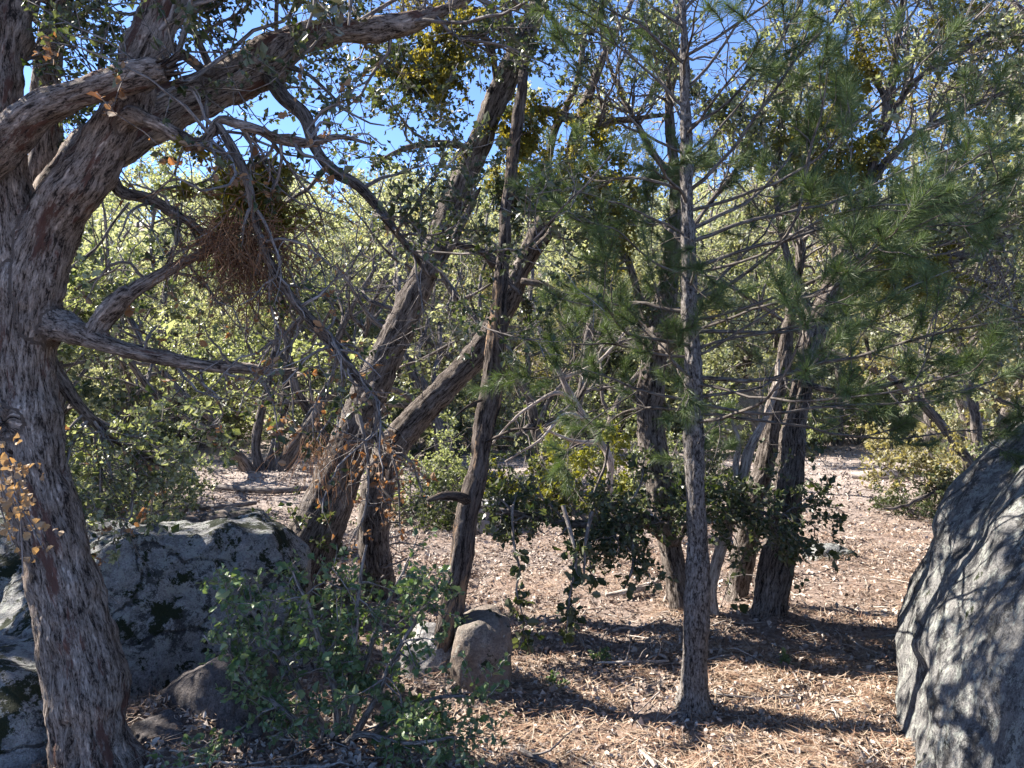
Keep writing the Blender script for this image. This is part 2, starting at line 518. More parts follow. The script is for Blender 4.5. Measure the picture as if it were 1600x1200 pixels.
M['oak_leaf_olive'] = mat_leaf('oak_leaf_olive', [(.08, .08, .035), (.15, .14, .06), (.23, .21, .095), (.33, .28, .15)], (.34, .32, .22), .45, .45, (1.2, 1.1, .5))
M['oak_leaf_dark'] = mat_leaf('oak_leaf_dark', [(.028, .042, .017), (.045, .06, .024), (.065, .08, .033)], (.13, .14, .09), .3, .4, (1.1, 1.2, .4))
M['oak_leaf_pale'] = mat_leaf('oak_leaf_pale', [(.12, .135, .068), (.19, .205, .115), (.27, .28, .17), (.36, .36, .25)], (.40, .40, .31), .48, .45, (1.15, 1.15, .62))
M['sprig_leaf'] = mat_leaf('sprig_leaf', [(.055, .065, .038), (.085, .092, .058), (.11, .115, .08)], (.15, .15, .115), .12, .5, (1.0, 1.0, .6))
M['shrub_leaf'] = mat_leaf('shrub_leaf', [(.065, .105, .04), (.095, .145, .056), (.14, .185, .08)], (.17, .21, .11), .25, .4, (1.1, 1.2, .4))
M['mistletoe'] = mat_leaf('mistletoe', [(.13, .13, .03), (.20, .19, .045), (.28, .25, .06)], None, .45, .55, (1.2, 1.05, .35))
M['bush_leaf'] = mat_leaf('bush_leaf', [(.13, .15, .03), (.19, .20, .04), (.26, .25, .05)], None, .45, .5, (1.2, 1.1, .4))
M['dead_leaf'] = mat_leaf('dead_leaf', [(.14, .07, .035), (.22, .115, .055), (.34, .19, .09)], (.30, .20, .12), .3, .7, (1.2, .9, .5))
M['gold_leaf'] = mat_leaf('gold_leaf', [(.24, .15, .075), (.34, .22, .11), (.44, .31, .17)], (.30, .22, .14), .3, .7, (1.2, 1, .6))
M['needle'] = mat_leaf('needle', [(.055, .085, .032), (.085, .122, .046), (.125, .162, .066)], None, .3, .48, (1.1, 1.15, .5))
M['rust_twig'] = mat_chips('rust_twig', [(.09, .042, .024), (.15, .072, .036), (.22, .115, .055), (.12, .08, .05)])
M['litter_leaf'] = mat_chips('litter_leaf', [(.06, .045, .036), (.20, .15, .12), (.34, .28, .235), (.43, .37, .32), (.28, .185, .13), (.53, .475, .42)], .75)
M['litter_needle'] = mat_chips('litter_needle', [(.11, .06, .038), (.22, .13, .085), (.33, .235, .16), (.42, .345, .27)], .7)
M['granite_left'] = mat_granite('granite_left', (.30, .292, .28), (.10, .097, .095), .60, .46, None, (1, 1, 1), 1.0, .9)
M['granite_right'] = mat_granite('granite_right', (.20, .192, .182), (.07, .068, .067), .62, .12, None, (.8, 1.4, 1.4), .8, .8)
M['granite_warm'] = mat_granite('granite_warm', (.22, .19, .165), (.09, .075, .065), .3, .3, (.15, .11, .085), (1, 1, 1), .6, .2)
M['granite_pale'] = mat_granite('granite_pale', (.30, .285, .275), (.15, .14, .135), .1, .0, None, (1, 1, 1), .6, .3)
M['slab_rock'] = mat_granite('slab_rock', (.12, .105, .10), (.045, .038, .038), .1, .05, None, (3, 3, 1), .6, .1)
M['moss'] = mat_chips('moss', [(.012, .02, .006), (.02, .03, .008), (.03, .04, .012)])

# ------------------------------------------------------------------ the ground
def warp_axis(n, a, b, c0, tight):
    u = np.linspace(-1, 1, n)
    s = np.sinh(u*tight)/math.sinh(tight)
    return np.where(s < 0, c0+(c0-a)*s, c0+(b-c0)*s)
xs = warp_axis(270, -900, 900, 0, 7.0)
ys = warp_axis(270, -400, 1100, 4.5, 7.0)
X, Y = np.meshgrid(xs, ys)
Z = ground_h(X, Y)
near = np.exp(-np.hypot(X, Y-4.5)/6)
Z = Z+near*(0.035*fbm(np.stack([X*7, Y*7, X*0], -1), 3, 3)+.022*fbm(np.stack([X*19, Y*19, X*0], -1), 2, 8))
def relief(x, y):
    n_ = np.exp(-np.hypot(x, y-4.5)/6)
    return ground_h(x, y)+n_*(0.035*fbm(np.stack([x*7, y*7, x*0], -1), 3, 3)+.022*fbm(np.stack([x*19, y*19, x*0], -1), 2, 8))
gg = Geo()
ny, nx = X.shape
ii = (np.arange(ny-1)[:, None]*nx+np.arange(nx-1)[None])
gg.add(np.stack([X, Y, Z], -1).reshape(-1, 3), np.stack([ii, ii+1, ii+nx+1, ii+nx], -1).reshape(-1, 4))
ground = gg.build('ground', mat_ground()); ground['kind'] = 'structure'
ground['label'] = 'uneven forest floor of tan leaf litter and pine needles'

# ------------------------------------------------------------------ boulders
def ico(level):
    t = (1+5**.5)/2
    v = [(-1, t, 0), (1, t, 0), (-1, -t, 0), (1, -t, 0), (0, -1, t), (0, 1, t), (0, -1, -t), (0, 1, -t), (t, 0, -1), (t, 0, 1), (-t, 0, -1), (-t, 0, 1)]
    f = np.array([(0, 11, 5), (0, 5, 1), (0, 1, 7), (0, 7, 10), (0, 10, 11), (1, 5, 9), (5, 11, 4), (11, 10, 2), (10, 7, 6), (7, 1, 8),
                  (3, 9, 4), (3, 4, 2), (3, 2, 6), (3, 6, 8), (3, 8, 9), (4, 9, 5), (2, 4, 11), (6, 2, 10), (8, 6, 7), (9, 8, 1)])
    v = unit(np.array(v, float))
    for _ in range(level):
        e = np.concatenate([f[:, [0, 1]], f[:, [1, 2]], f[:, [2, 0]]])
        e.sort(axis=1)
        ue, inv = np.unique(e, axis=0, return_inverse=True)
        mid = unit(v[ue[:, 0]]+v[ue[:, 1]])
        a, b, c = (inv.reshape(3, -1)+len(v))
        v = np.vstack([v, mid])
        f = np.concatenate([np.stack([f[:, 0], a, c], 1), np.stack([f[:, 1], b, a], 1), np.stack([f[:, 2], c, b], 1), np.stack([a, b, c], 1)])
    return v, f
ICO = {k: ico(k) for k in (3, 4, 5, 6, 7)}

def boulder(name, label, c, rad, rz=0, tilt=(0, 0), p=2.5, amp=.1, freq=1.3, seed=0, level=5, cuts=(), terr=None, mat=None, cat='boulder', fine=.012):
    v, f = ICO[level]
    s = (np.abs(v)**p).sum(1)**(-1/p)
    x = v*s[:, None]
    low = fbm(v*freq+seed*3.7, 3, seed)
    x = x*(1+amp*low*2)[:, None]
    x = x*np.array(rad)
    R = Vector
    from mathutils import Euler
    m = np.array(Euler((math.radians(tilt[0]), math.radians(tilt[1]), math.radians(rz))).to_matrix())
    x = x@m.T
    for (n, d) in cuts:
        n = np.array(n, float); n /= np.linalg.norm(n)
        h = x@n-d
        x = x-np.where(h > 0, h*.93, 0)[:, None]*n
    if terr is not None:
        n, step, hh, mask = terr
        n = np.array(n, float); n /= np.linalg.norm(n)
        u = (x@n)/step+.9*fbm(x*1.1, 3, seed+8)
        fr = u-np.floor(u)
        saw = smooth(.0, .22, fr)*(1-fr)
        nn = unit(x)
        x = x+nn*(hh*(saw-.4)*mask(x))[:, None]
    nn = unit(x/np.array(rad))
    x = x+nn*(fine*3*fbm(x*3.1, 4, seed+2)+fine*fbm(x*13, 4, seed+4))[:, None]
    g = Geo(); g.add(x, t=f)
    o = g.build(name, mat)
    o.location = tuple(c)
    tag(o, label, cat)
    return o

right_boulder = boulder('boulder', 'huge pale granite boulder with exfoliating ledges and sun dapples beside the needle path', (3.90, 3.09, .0), (1.97, 3.05, 1.93), -27, (0, 0), 2.25, .035, 1.1, 3, 6,
        cuts=(), terr=((-.75, .25, .62), .30, .085, lambda x: smooth(-.2, .9, -x[:, 0]*.6+x[:, 2]*.8+x[:, 1]*.2)), mat=M['granite_right'])
left_boulder = boulder('boulder', 'big dark mossy granite boulder behind the red-barked oak trunk', (-2.22, 4.28, -.08), (1.02, .95, .80), 14, (6, -20), 2.5, .09, 1.5, 12, 6,
        cuts=(((.5, -.8, .35), .62), ((-.5, -.45, .75), .70)), terr=((.5, -.3, .8), .34, .03, lambda x: np.ones(len(x))), mat=M['granite_left'], fine=.028)
boulder('boulder', 'low grey boulder half hidden behind the oak trunk at the left edge', (-3.45, 5.0, .0), (1.05, .9, .72), 10, (0, 0), 2.5, .1, 1.3, 21, 5, mat=M['granite_left'])
boulder('boulder', 'low mossy boulder sunk in the litter left of the red-barked trunk foot', (-2.45, 3.25, -.1), (.62, .55, .52), 30, (0, 0), 2.5, .1, 1.4, 22, 5, mat=M['granite_left'])
boulder('rock', 'dark slab of rock leaning against the mossy boulder beside the shrub', (-1.38, 3.52, .0), (.30, .22, .27), -25, (0, -28), 3.2, .08, 1.5, 31, 5, mat=M['slab_rock'], cat='rock')
boulder('rock', 'small rounded stone at the foot of the red-barked oak', (-1.52, 3.22, .03), (.14, .12, .12), 0, (0, 0), 2.6, .12, 1.5, 33, 5, mat=M['slab_rock'], cat='rock')
boulder('boulder', 'squat brown granite boulder with a flat mossy top behind the dead trunk', (-.17, 3.97, .13), (.165, .18, .25), 12, (0, 4), 2.9, .08, 1.5, 41, 5, cuts=(((-.4, -.1, 1), .225),), mat=M['granite_warm'], fine=.008)
boulder('rock', 'sunlit wedge of rock left of the squat brown boulder', (-.46, 4.1, .04), (.16, .18, .2), 40, (10, 20), 3.0, .1, 1.4, 43, 5, mat=M['granite_pale'], cat='rock')
boulder('rock', 'pale grey pointed rock in the sun behind the dead trunk', (-.20, 8.3, .0), (.25, .24, .34), 20, (0, -16), 3.2, .1, 1.4, 45, 5, mat=M['granite_pale'], cat='rock')
boulder('rock', 'low mossy rock in the needles right of the leaning double oak trunks', (2.82, 6.6, .0), (.24, .22, .17), 10, (0, 0), 2.6, .1, 1.4, 47, 5, mat=M['granite_left'], cat='rock')
boulder('rock', 'flat stone lying on the lit ground above the mossy boulder', (-3.25, 8.6, .06), (.36, .22, .09), 15, (0, 0), 2.8, .12, 1.4, 49, 4, mat=M['granite_warm'], cat='rock')
boulder('boulder', 'tall pale pinkish boulder far behind the pine trunk', (5.6, 18.5, .65), (.8, .8, 1.15), 0, (0, 8), 2.8, .12, 1.2, 51, 5, mat=M['granite_pale'])
boulder('boulder', 'pale rock outcrop in the far scrub above the right hand boulder', (9.9, 15.5, .3), (.7, .6, .6), 0, (0, 0), 2.7, .12, 1.2, 53, 5, mat=M['granite_pale'])

boulder('moss_clump', 'small cushion of dark green moss at the near foot of the huge right boulder', (1.74, 3.02, .04), (.085, .07, .045), 0, (0, 0), 2.2, .15, 2, 57, 5, mat=M['moss'], cat='moss', fine=.006)

# ------------------------------------------------------------------ canopy gaps (sun patches on the floor)
GAPS += [(-.2, 8.3, .7, .6, .9), (.15, 6.3, 1.7, 1.5, .97), (.40, 4.5, .75, .85, .9), (1.75, 4.0, .75, .6, .92), (1.2, 3.25, .9, .22, .75),
         (2.2, 7.0, 1.2, 1.0, .55), (4.7, 3.9, .6, .8, .7), (3.1, 4.5, .5, .5, .6),
         (4.2, 13, 4, 6, 1.0), (-3.8, 11.5, 3.2, 3.4, .72), (1.2, 12, 1.5, 2, .7)]

GAPV += [(3.3, 5.0, 3.7, 1.3, .8), (2.3, 5.0, 3.9, 1.0, .7), (4.2, 5.2, 2.8, 1.0, .7), (-1.0, 3.4, 3.0, .5, .5)]

# ------------------------------------------------------------------ the near oaks
def trunk_part(parent, ctrls, name, mat, S=48, ds=.014, rough=.008, rs=1.0, seed=0, cap=False, wob=0.0, label=None):
    """one limb or trunk = one mesh; returns the skeletons"""
    P, R = limb(ctrls, ds, wob, seed)
    q_ = np.arange(len(P))*ds
    R = R*(1+.16*fbm(np.stack([q_*6, q_*0+seed, q_*0], -1), 3, seed))
    g = Geo()
    tubes(g, P, R, S, cap, rough, rs, seed)
    g.build(name, mat, parent, label=label)
    return P, R

def crown(parent, skel, n1, n2, n3, leaf, twigm, L=(.7, .32, .14), M3=9, size=.03, shape=LEAF4, t0=.35, up=(.06, .03, 0.0), thin=1.0, clump=1.6, keep=True, extra=None, fname='foliage', asp=.55, ang=55, weights=None):
    PP, RR, W = stack(skel)
    if weights is not None: W = W*np.array(weights)
    P1, R1, W1 = grow(PP, RR, W, n1, t0, 1., L[0], .35, ang, 22, up[0], .22, 10, .45, .012, .3)
    P2, R2, W2 = grow(P1, R1, W1, n2, .15, 1., L[1], .35, 50, 20, up[1], .25, 7, .55, .006, .4)
    P3, R3, W3 = grow(P2, R2, W2, n3, .15, 1., L[2], .3, 45, 20, up[2], .25, 4, .7, .005, .5)
    if keep and GAPS:
        k = gap_keep(P3[:, -1]); P3, R3 = P3[k], R3[k]
    g = Geo()
    tubes(g, P1, np.maximum(R1, .0035), 5)
    tubes(g, P2, np.maximum(R2, .0022), 3)
    tubes(g, P3[:, ::3], np.maximum(R3[:, ::3], .0014), 3)
    g.build('twigs', twigm, parent, 'stuff')
    lf = Geo()
    twig_leaves(lf, P3, M3, size, .28, .1, shape, asp, keep=keep, thin=thin, clump=clump)
    lf.build(fname, leaf, parent, 'stuff', flat=True)
    return P1, P2, P3

def mistletoe(parent, c, r, n=2600, mat=None, name='mistletoe_clump', size=.024, sq=1.15):
    c = np.asarray(c, float)
    k = 70
    d = unit(RNG.normal(size=(k, 3))+np.array([0, 0, -.1]))
    K = 7
    Ls = r*np.exp(RNG.normal(-.05, .38, k))
    P = np.empty((k, K, 3)); P[:, 0] = c
    for i in range(1, K):
        d = unit(d+.22*RNG.normal(size=(k, 3))+np.array([0, 0, -.06])); P[:, i] = P[:, i-1]+d*(Ls/(K-1))[:, None]*np.array([1, 1, sq])
    R = np.full((k, K), .0025)
    P2, R2, _ = grow(P, R, Ls, 420, .35, 1., r*.35, .3, 35, 15, 0, .2, 5, .7, .002)
    g = Geo(); tubes(g, P, R, 3); tubes(g, P2, R2, 3)
    lf = Geo()
    twig_leaves(lf, P2, max(5, n//420), size, .3, .05, LEAF4, .5, keep=False, upn=0)
    o = lf.build(name, mat or M['mistletoe'], parent, 'stuff', flat=True)
    g.build('mistletoe_stem', M['mistletoe'], o, 'stuff')

# --- 1. the old red-barked oak at the left
t = thing('oak_tree', 'massive gnarled oak with red-brown scaling bark filling the left edge', 'tree', at(150, 1215, 3.02))
OAK1 = t
D = 3.05
tr = [(168, 1330, 3.0, 100), (158, 1235, 3.0, 76), (142, 1165, 3.02, 60), (128, 1050, 3.05, 56), (96, 900, 3.08, 48), (60, 760, 3.1, 48), (38, 640, 3.12, 49), (30, 520, 3.12, 50), (34, 430, 3.12, 50)]
f1 = [(34, 520, 3.12, 44), (24, 420, 3.1, 42), (10, 320, 3.08, 36), (-2, 230, 3.06, 34), (-6, 130, 3.05, 36), (4, 50, 3.05, 34), (18, -40, 3.1, 30), (30, -160, 3.2, 26), (0, -330, 3.4, 20)]
f2 = [(42, 520, 3.12, 44), (58, 420, 3.1, 42), (92, 335, 3.06, 40), (140, 262, 3.0, 39), (184, 190, 2.96, 36), (214, 105, 2.92, 32), (242, 40, 2.9, 30), (266, -40, 2.9, 28), (300, -180, 2.95, 22), (360, -330, 3.1, 15)]
f3 = [(56, 400, 3.2, 36), (85, 315, 3.28, 36), (130, 255, 3.34, 37), (195, 215, 3.38, 37), (270, 168, 3.42, 34), (345, 136, 3.46, 31), (410, 102, 3.5, 31), (448, 66, 3.52, 26), (520, 50, 3.58, 18), (610, 42, 3.65, 14), (690, 18, 3.75, 10), (770, -40, 3.9, 7)]
stub = [(-30, 260, 2.95, 34), (20, 210, 2.86, 31), (62, 172, 2.78, 26), (120, 146, 2.74, 22), (190, 124, 2.72, 22), (240, 112, 2.72, 22), (262, 110, 2.72, 17)]
back = [(62, 330, 3.5, 26), (72, 230, 3.5, 23), (72, 130, 3.5, 20), (84, 40, 3.55, 17), (110, -40, 3.6, 14), (150, -180, 3.8, 10)]
low = [(45, 505, 3.06, 30), (88, 513, 3.02, 19), (125, 522, 3.0, 16), (165, 537, 3.0, 14), (235, 555, 3.05, 13), (320, 571, 3.1, 11), (390, 575, 3.15, 9), (440, 582, 3.2, 6), (480, 575, 3.25, 3)]
lowup = [(140, 528, 3.0, 12), (160, 498, 3.0, 13), (205, 457, 3.0, 12), (262, 424, 3.05, 10), (320, 392, 3.1, 7), (362, 352, 3.15, 4)]
knob = [(40, 668, 3.05, 40), (10, 662, 2.96, 30), (-14, 655, 2.92, 26), (-30, 650, 2.9, 24)]
cr1 = [(196, 190, 2.9, 14), (232, 190, 2.86, 12), (258, 200, 2.84, 11), (280, 214, 2.84, 12), (312, 228, 2.84, 10), (330, 208, 2.84, 8), (345, 188, 2.84, 8), (372, 194, 2.86, 8), (408, 204, 2.88, 8), (432, 216, 2.9, 8), (478, 224, 2.92, 7), (530, 214, 2.95, 5), (580, 226, 3.0, 3)]
droop = [(338, 192, 2.84, 7), (352, 214, 2.84, 8), (370, 245, 2.84, 8), (390, 295, 2.86, 7), (402, 360, 2.9, 6), (428, 428, 2.95, 8), (470, 486, 3.0, 9), (516, 535, 3.05, 8), (552, 580, 3.1, 7), (588, 632, 3.15, 5), (585, 680, 3.15, 4)]
desc = [(420, 118, 3.45, 14), (445, 152, 3.42, 12), (478, 182, 3.4, 11), (492, 232, 3.4, 10), (520, 268, 3.42, 10), (560, 292, 3.45, 8), (598, 338, 3.5, 7), (640, 390, 3.55, 5), (672, 432, 3.6, 3)]
lowl = [(70, 560, 3.2, 16), (98, 598, 3.24, 11), (124, 632, 3.3, 9), (160, 668, 3.4, 8), (205, 700, 3.5, 6), (255, 728, 3.6, 3)]
mid1 = [(175, 275, 3.05, 9), (190, 300, 3.1, 10), (235, 312, 3.15, 9), (280, 340, 3.2, 7), (330, 372, 3.25, 5), (400, 420, 3.3, 3)]
top1 = [(230, 60, 3.1, 10), (280, 80, 3.2, 8), (330, 112, 3.25, 7), (300, 40, 3.2, 5)]
sk = []
kw = dict(mat=M['oak_bark'])
# trunk and its three forks are one continuous skin
def fuse(specs, vox, ds=.02, S=48):
    g = Geo(); sks = []
    for cc in specs:
        P, R = limb(cc, ds); tubes(g, P, R, S, True); sks.append((P, R))
    me = g.mesh('fuse', [])
    o = bpy.data.objects.new('fuse', me); COL.objects.link(o)
    r = o.modifiers.new('r', 'REMESH'); r.mode = 'VOXEL'; r.voxel_size = vox
    s = o.modifiers.new('s', 'SMOOTH'); s.factor = .5; s.iterations = 9
    dg = bpy.context.evaluated_depsgraph_get()
    ev = o.evaluated_get(dg).to_mesh()
    nv = len(ev.vertices); v = np.empty(nv*3, np.float32); ev.vertices.foreach_get('co', v); v = v.reshape(-1, 3).astype(float)
    nn = np.empty(nv*3, np.float32); ev.vertices.foreach_get('normal', nn); nn = nn.reshape(-1, 3).astype(float)
    lt = np.empty(len(ev.polygons), np.int32); ev.polygons.foreach_get('loop_total', lt)
    li = np.empty(len(ev.loops), np.int32); ev.loops.foreach_get('vertex_index', li)
    st = np.concatenate([[0], np.cumsum(lt)[:-1]])
    q = li[st[lt == 4][:, None]+np.arange(4)]
    tt = li[st[lt == 3][:, None]+np.arange(3)] if (lt == 3).any() else np.zeros((0, 3), int)
    bpy.data.objects.remove(o, do_unlink=True); bpy.data.meshes.remove(me)
    C, T_, A_, B_, S_, RR, O_ = [], [], [], [], [], [], []
    for i, (P, R) in enumerate(sks):
        T, A, B = frames(P[None]); C.append(P); T_.append(T[0]); A_.append(A[0]); B_.append(B[0]); RR.append(R)
        S_.append(np.concatenate([[0], np.cumsum(np.linalg.norm(np.diff(P, axis=0), axis=1))])); O_.append(np.full(len(P), i*3.7))
    C, T_, A_, B_, S_, RR, O_ = map(np.concatenate, (C, T_, A_, B_, S_, RR, O_))
    bk = np.empty_like(v)
    for a in range(0, nv, 4000):
        dd = np.linalg.norm(v[a:a+4000, None]-C[None], axis=2)/RR[None]
        k = dd.argmin(1); r = v[a:a+4000]-C[k]
        bk[a:a+4000] = np.stack([(r*A_[k]).sum(1)+O_[k], (r*B_[k]).sum(1), S_[k]+(r*T_[k]).sum(1)], 1)
    return v, nn, q, tt, bk, sks

def carve(v, nn, line, width, depth, facing=True):
    L = catmull(np.array([[*p, 0] for p in line]), .01)[:, :3]
    d = np.full(len(v), 9.)
    for a in range(0, len(v), 8000):
        d[a:a+8000] = np.linalg.norm(v[a:a+8000, None]-L[None], axis=2).min(1)
    wv = width*(1+.5*fbm(v*9, 2, 4))
    return v-nn*(depth*smooth(1, .35, d/wv))[:, None]

v, nn, q, tt, bk, sks = fuse([tr, f1, f2, f3, [(48, 500, 3.18, 40), (72, 506, 3.14, 33), (94, 512, 3.08, 24), (125, 522, 3.01, 16), (165, 537, 3.0, 14)], [(110, 520, 3.02, 10)]+lowup[:3], [(45, 672, 3.14, 34), (20, 664, 3.04, 30), (-6, 657, 3.0, 28), (-50, 650, 3.0, 26), (-90, 648, 3.0, 22)], [(150, 262, 3.05, 20)]+cr1[:3]], .0145)
v = v+nn*(.028*fbm(v*5.5, 3, 2)+.010*fbm(v*14, 2, 5))[:, None]
ridge = np.abs(fbm(bk*np.array([40, 40, 5.5]), 3, 3))
v = v+nn*(.009*np.clip(ridge*2.4-.35, -.35, .5)+.005*fbm(bk*np.array([80, 80, 14.]), 3, 6))[:, None]
s1 = 3.12-62/F*3.1
crack = [at(22, 430, 2.96), at(24, 480, 2.95), at(22, 540, 2.95), at(20, 580, 2.95), at(10, 630, 2.96), at(8, 690, 2.96), at(14, 760, 2.97)]
v = carve(v, nn, crack, .022, .07)
v = carve(v, nn, [at(100, 1140, 2.88), at(108, 1165, 2.87), at(114, 1195, 2.86)], .026, .05)
g = Geo(); g.add(v, q, tt, bk); g.build('trunk', M['oak_bark'], t)
sk = list(sks[1:4])
for i, (cc, S, rg) in enumerate([(stub, 40, .007), (back, 32, .006), (low[2:], 32, .004), (lowup[1:], 24, .004), (cr1[1:], 20, .003), (droop, 20, .0025), (desc, 20, .003), (lowl, 20, .003), (mid1, 20, .003), (top1, 16, .002)]):
    s = trunk_part(t, cc, 'limb', M['oak_bark'] if i < 5 else M['oak_bark_grey'], S if S > 30 else int(S*.8), .015 if S > 30 else .022, rg, 1.0, 10+i, True, .012 if i > 4 else .004)
    sk.append(s)
# small splintered end on the broken stub
g = Geo()
for k in range(26):
    a = at(255, 108, 2.72)+RNG.normal(size=3)*.022; b = a+np.array([.09, -.01, .03])*RNG.uniform(.4, 1)+RNG.normal(size=3)*.015
    P = np.linspace(a, b, 4); tubes(g, P, np.linspace(.008, .001, 4), 4)
g.build('splintered_end', M['snag_wood'], t)
up_sk = [sk[0], sk[1], sk[2], sk[4], sk[9], sk[12], sk[7]]
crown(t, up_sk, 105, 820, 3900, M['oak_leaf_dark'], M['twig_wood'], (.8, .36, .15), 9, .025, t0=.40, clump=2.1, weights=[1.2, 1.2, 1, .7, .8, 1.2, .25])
low_sk = [sk[5], sk[6], sk[8], sk[10], sk[11], sk[7]]
PP, RR, W = stack(low_sk)
P1, R1, W1 = grow(PP, RR, W, 110, .2, 1, .42, .4, 55, 25, -.12, .32, 9, .5, .008, .3)
P2, R2, W2 = grow(P1, R1, W1, 420, .2, 1, .2, .4, 50, 25, -.05, .3, 6, .6, .004, .4)
g = Geo(); tubes(g, P1, np.maximum(R1, .003), 5); tubes(g, P2, np.maximum(R2, .0015), 3)
g.build('bare_twigs', M['twig_wood'], t, 'stuff')
lf = Geo(); k = RNG.random(len(P2)) < .33
twig_leaves(lf, P2[k], 7, .023, .3, .3, LEAF9, .6, upn=0); lf.build('dead_leaves', M['dead_leaf'], t, 'stuff', flat=True)
lf = Geo(); k = RNG.random(len(P2)) < .3
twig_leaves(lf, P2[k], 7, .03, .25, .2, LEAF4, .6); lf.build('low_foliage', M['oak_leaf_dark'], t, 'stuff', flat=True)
# foliage of the low left limb
crown(t, [sk[10]], 11, 70, 320, M['oak_leaf'], M['twig_wood'], (.4, .22, .1), 9, .028, t0=.35, up=(-.06, 0, 0), clump=0)
mistletoe(t, at(395, 285, 3.1), .17, 3600)
# rust-coloured tangle of dead twigs
c = at(386, 368, 3.05); kk = 330
d = unit(RNG.normal(size=(kk, 3))+np.array([0, 0, -.75])); Kp = 10
P = np.empty((kk, Kp, 3)); P[:, 0] = c+RNG.normal(size=(kk, 3))*np.array([.085, .08, .07])
Ls = RNG.uniform(.14, .44, kk)
for i in range(1, Kp):
    d = unit(d+.33*RNG.normal(size=(kk, 3))+np.array([0, 0, -.16])); P[:, i] = P[:, i-1]+d*(Ls/(Kp-1))[:, None]
g = Geo(); tubes(g, P, np.full((kk, Kp), .0021)*np.linspace(1, .4, Kp), 4)
P2, R2, _ = grow(P, np.full((kk, Kp), .0024), Ls, 700, .2, 1, .09, .3, 40, 20, -.1, .3, 6, .8, .002)
tubes(g, P2, R2, 3)
g.build('dead_twig_tangle', M['rust_twig'], t, 'stuff')
# golden dead leaves on a dry spray in front of the trunk, each its own leaf
spray = thing('dead_spray', 'dry spray of golden dead leaves hanging in front of the red-barked trunk', 'twig', at(5, 700, 2.45))
g = Geo()
sp_l = [limb([(-25, 640, 2.4, 2.2), (8, 705, 2.4, 2), (30, 790, 2.42, 1.8), (36, 900, 2.45, 1)], .02), limb([(8, 705, 2.4, 1.6), (24, 740, 2.36, 1.2), (35, 770, 2.33, .8)], .02),
        limb([(14, 760, 2.4, 1.6), (45, 815, 2.36, 1.2), (68, 858, 2.33, .8)], .02), limb([(-30, 690, 2.4, 1.6), (0, 790, 2.4, 1.2), (20, 850, 2.4, .8)], .02)]
for P, R in sp_l: tubes(g, P, R, 5)
g.build('stem', M['twig_wood'], spray)
lv = Geo(); put_leaves(lv, np.zeros((1, 3)), np.array([[1., 0, 0]]), np.array([[0, 0, 1.]]), 1.0, LEAF9, .85)
leaf_me = lv.mesh('leaf', M['gold_leaf'], flat=True)
from mathutils import Euler
def leaf_part(parent, me, p, size, name='leaf', rot=None):
    o = bpy.data.objects.new(name, me); COL.objects.link(o); o.parent = parent
    o.location = tuple(np.asarray(p)-np.array(parent.location)); o.scale = (size,)*3
    o.rotation_euler = rot or Euler((RNG.uniform(-3, 3), RNG.uniform(-1.2, 1.2), RNG.uniform(-3, 3)))
    return o
for k in range(110):
    P, R = sp_l[k % 4]; p = P[int(RNG.uniform(.15, 1)*(len(P)-1))]
    leaf_part(spray, leaf_me, p+RNG.normal(size=3)*.024, RNG.uniform(.018, .032))
# near oak sprig at the top, close to the lens
sprig = thing('oak_sprig', 'close sprig of grey-green oak leaves dangling at the top edge', 'twig', at(495, -30, 1.5))
g = Geo()
sp_l = [limb([(480, -60, 1.5, 4), (492, 0, 1.5, 3), (480, 45, 1.5, 2)], .01), limb([(540, -60, 1.55, 4), (548, -5, 1.55, 3), (545, 40, 1.55, 2)], .01), limb([(492, -5, 1.5, 2), (512, 20, 1.48, 1.6), (520, 40, 1.47, 1)], .01)]
for P, R in sp_l: tubes(g, P, R, 5)
g.build('stem', M['twig_wood'], sprig)
lv = Geo(); put_leaves(lv, np.zeros((1, 3)), np.array([[1., 0, 0]]), np.array([[0, 0, 1.]]), 1.0, LEAF9, .6)
oleaf_me = lv.mesh('leaf', M['sprig_leaf'], flat=True)
for k in range(44):
    P, R = sp_l[k % 3]; p = P[int(RNG.uniform(.1, 1)*(len(P)-1))]
    leaf_part(sprig, oleaf_me, p+RNG.normal(size=3)*.014, RNG.uniform(.018, .03))

# --- 2. the leaning double-stemmed oak
t = thing('oak_tree', 'twin stemmed oak leaning right across the centre, two long bare trunks', 'tree', at(480, 945, 5.3))
sA = [(405, 1010, 5.25, 80), (440, 940, 5.25, 62), (470, 880, 5.25, 52), (508, 795, 5.25, 44), (545, 700, 5.25, 39), (568, 640, 5.25, 34), (592, 585, 5.22, 29), (638, 485, 5.2, 26), (688, 372, 5.15, 24), (733, 262, 5.1, 22), (770, 172, 5.05, 22), (805, 95, 5.0, 20), (832, 30, 5.0, 17), (856, -45, 5.0, 15), (880, -150, 5.05, 12)]
sB = [(598, 980, 5.7, 40), (590, 900, 5.65, 32), (584, 840, 5.6, 30), (590, 765, 5.55, 30), (614, 700, 5.5, 29), (655, 650, 5.45, 27), (702, 600, 5.4, 25), (748, 550, 5.35, 24), (785, 485, 5.3, 23), (812, 425, 5.3, 20), (848, 352, 5.3, 18), (872, 300, 5.3, 15), (884, 270, 5.3, 12)]
sA = [(a_, b_, c_, r_*.88) for a_, b_, c_, r_ in sA]; sB = [(a_, b_, c_, r_*.82) for a_, b_, c_, r_ in sB]
v, nn, q, tt, bk, sks = fuse([sA, sB], .02, .03, 32)
v = v+nn*(.02*fbm(v*5, 3, 2)+.008*fbm(v*14, 2, 5))[:, None]
ridge = np.abs(fbm(bk*np.array([40, 40, 8.]), 3, 3))
v = v+nn*(.012*np.clip(ridge*2.4-.35, -.4, .5))[:, None]
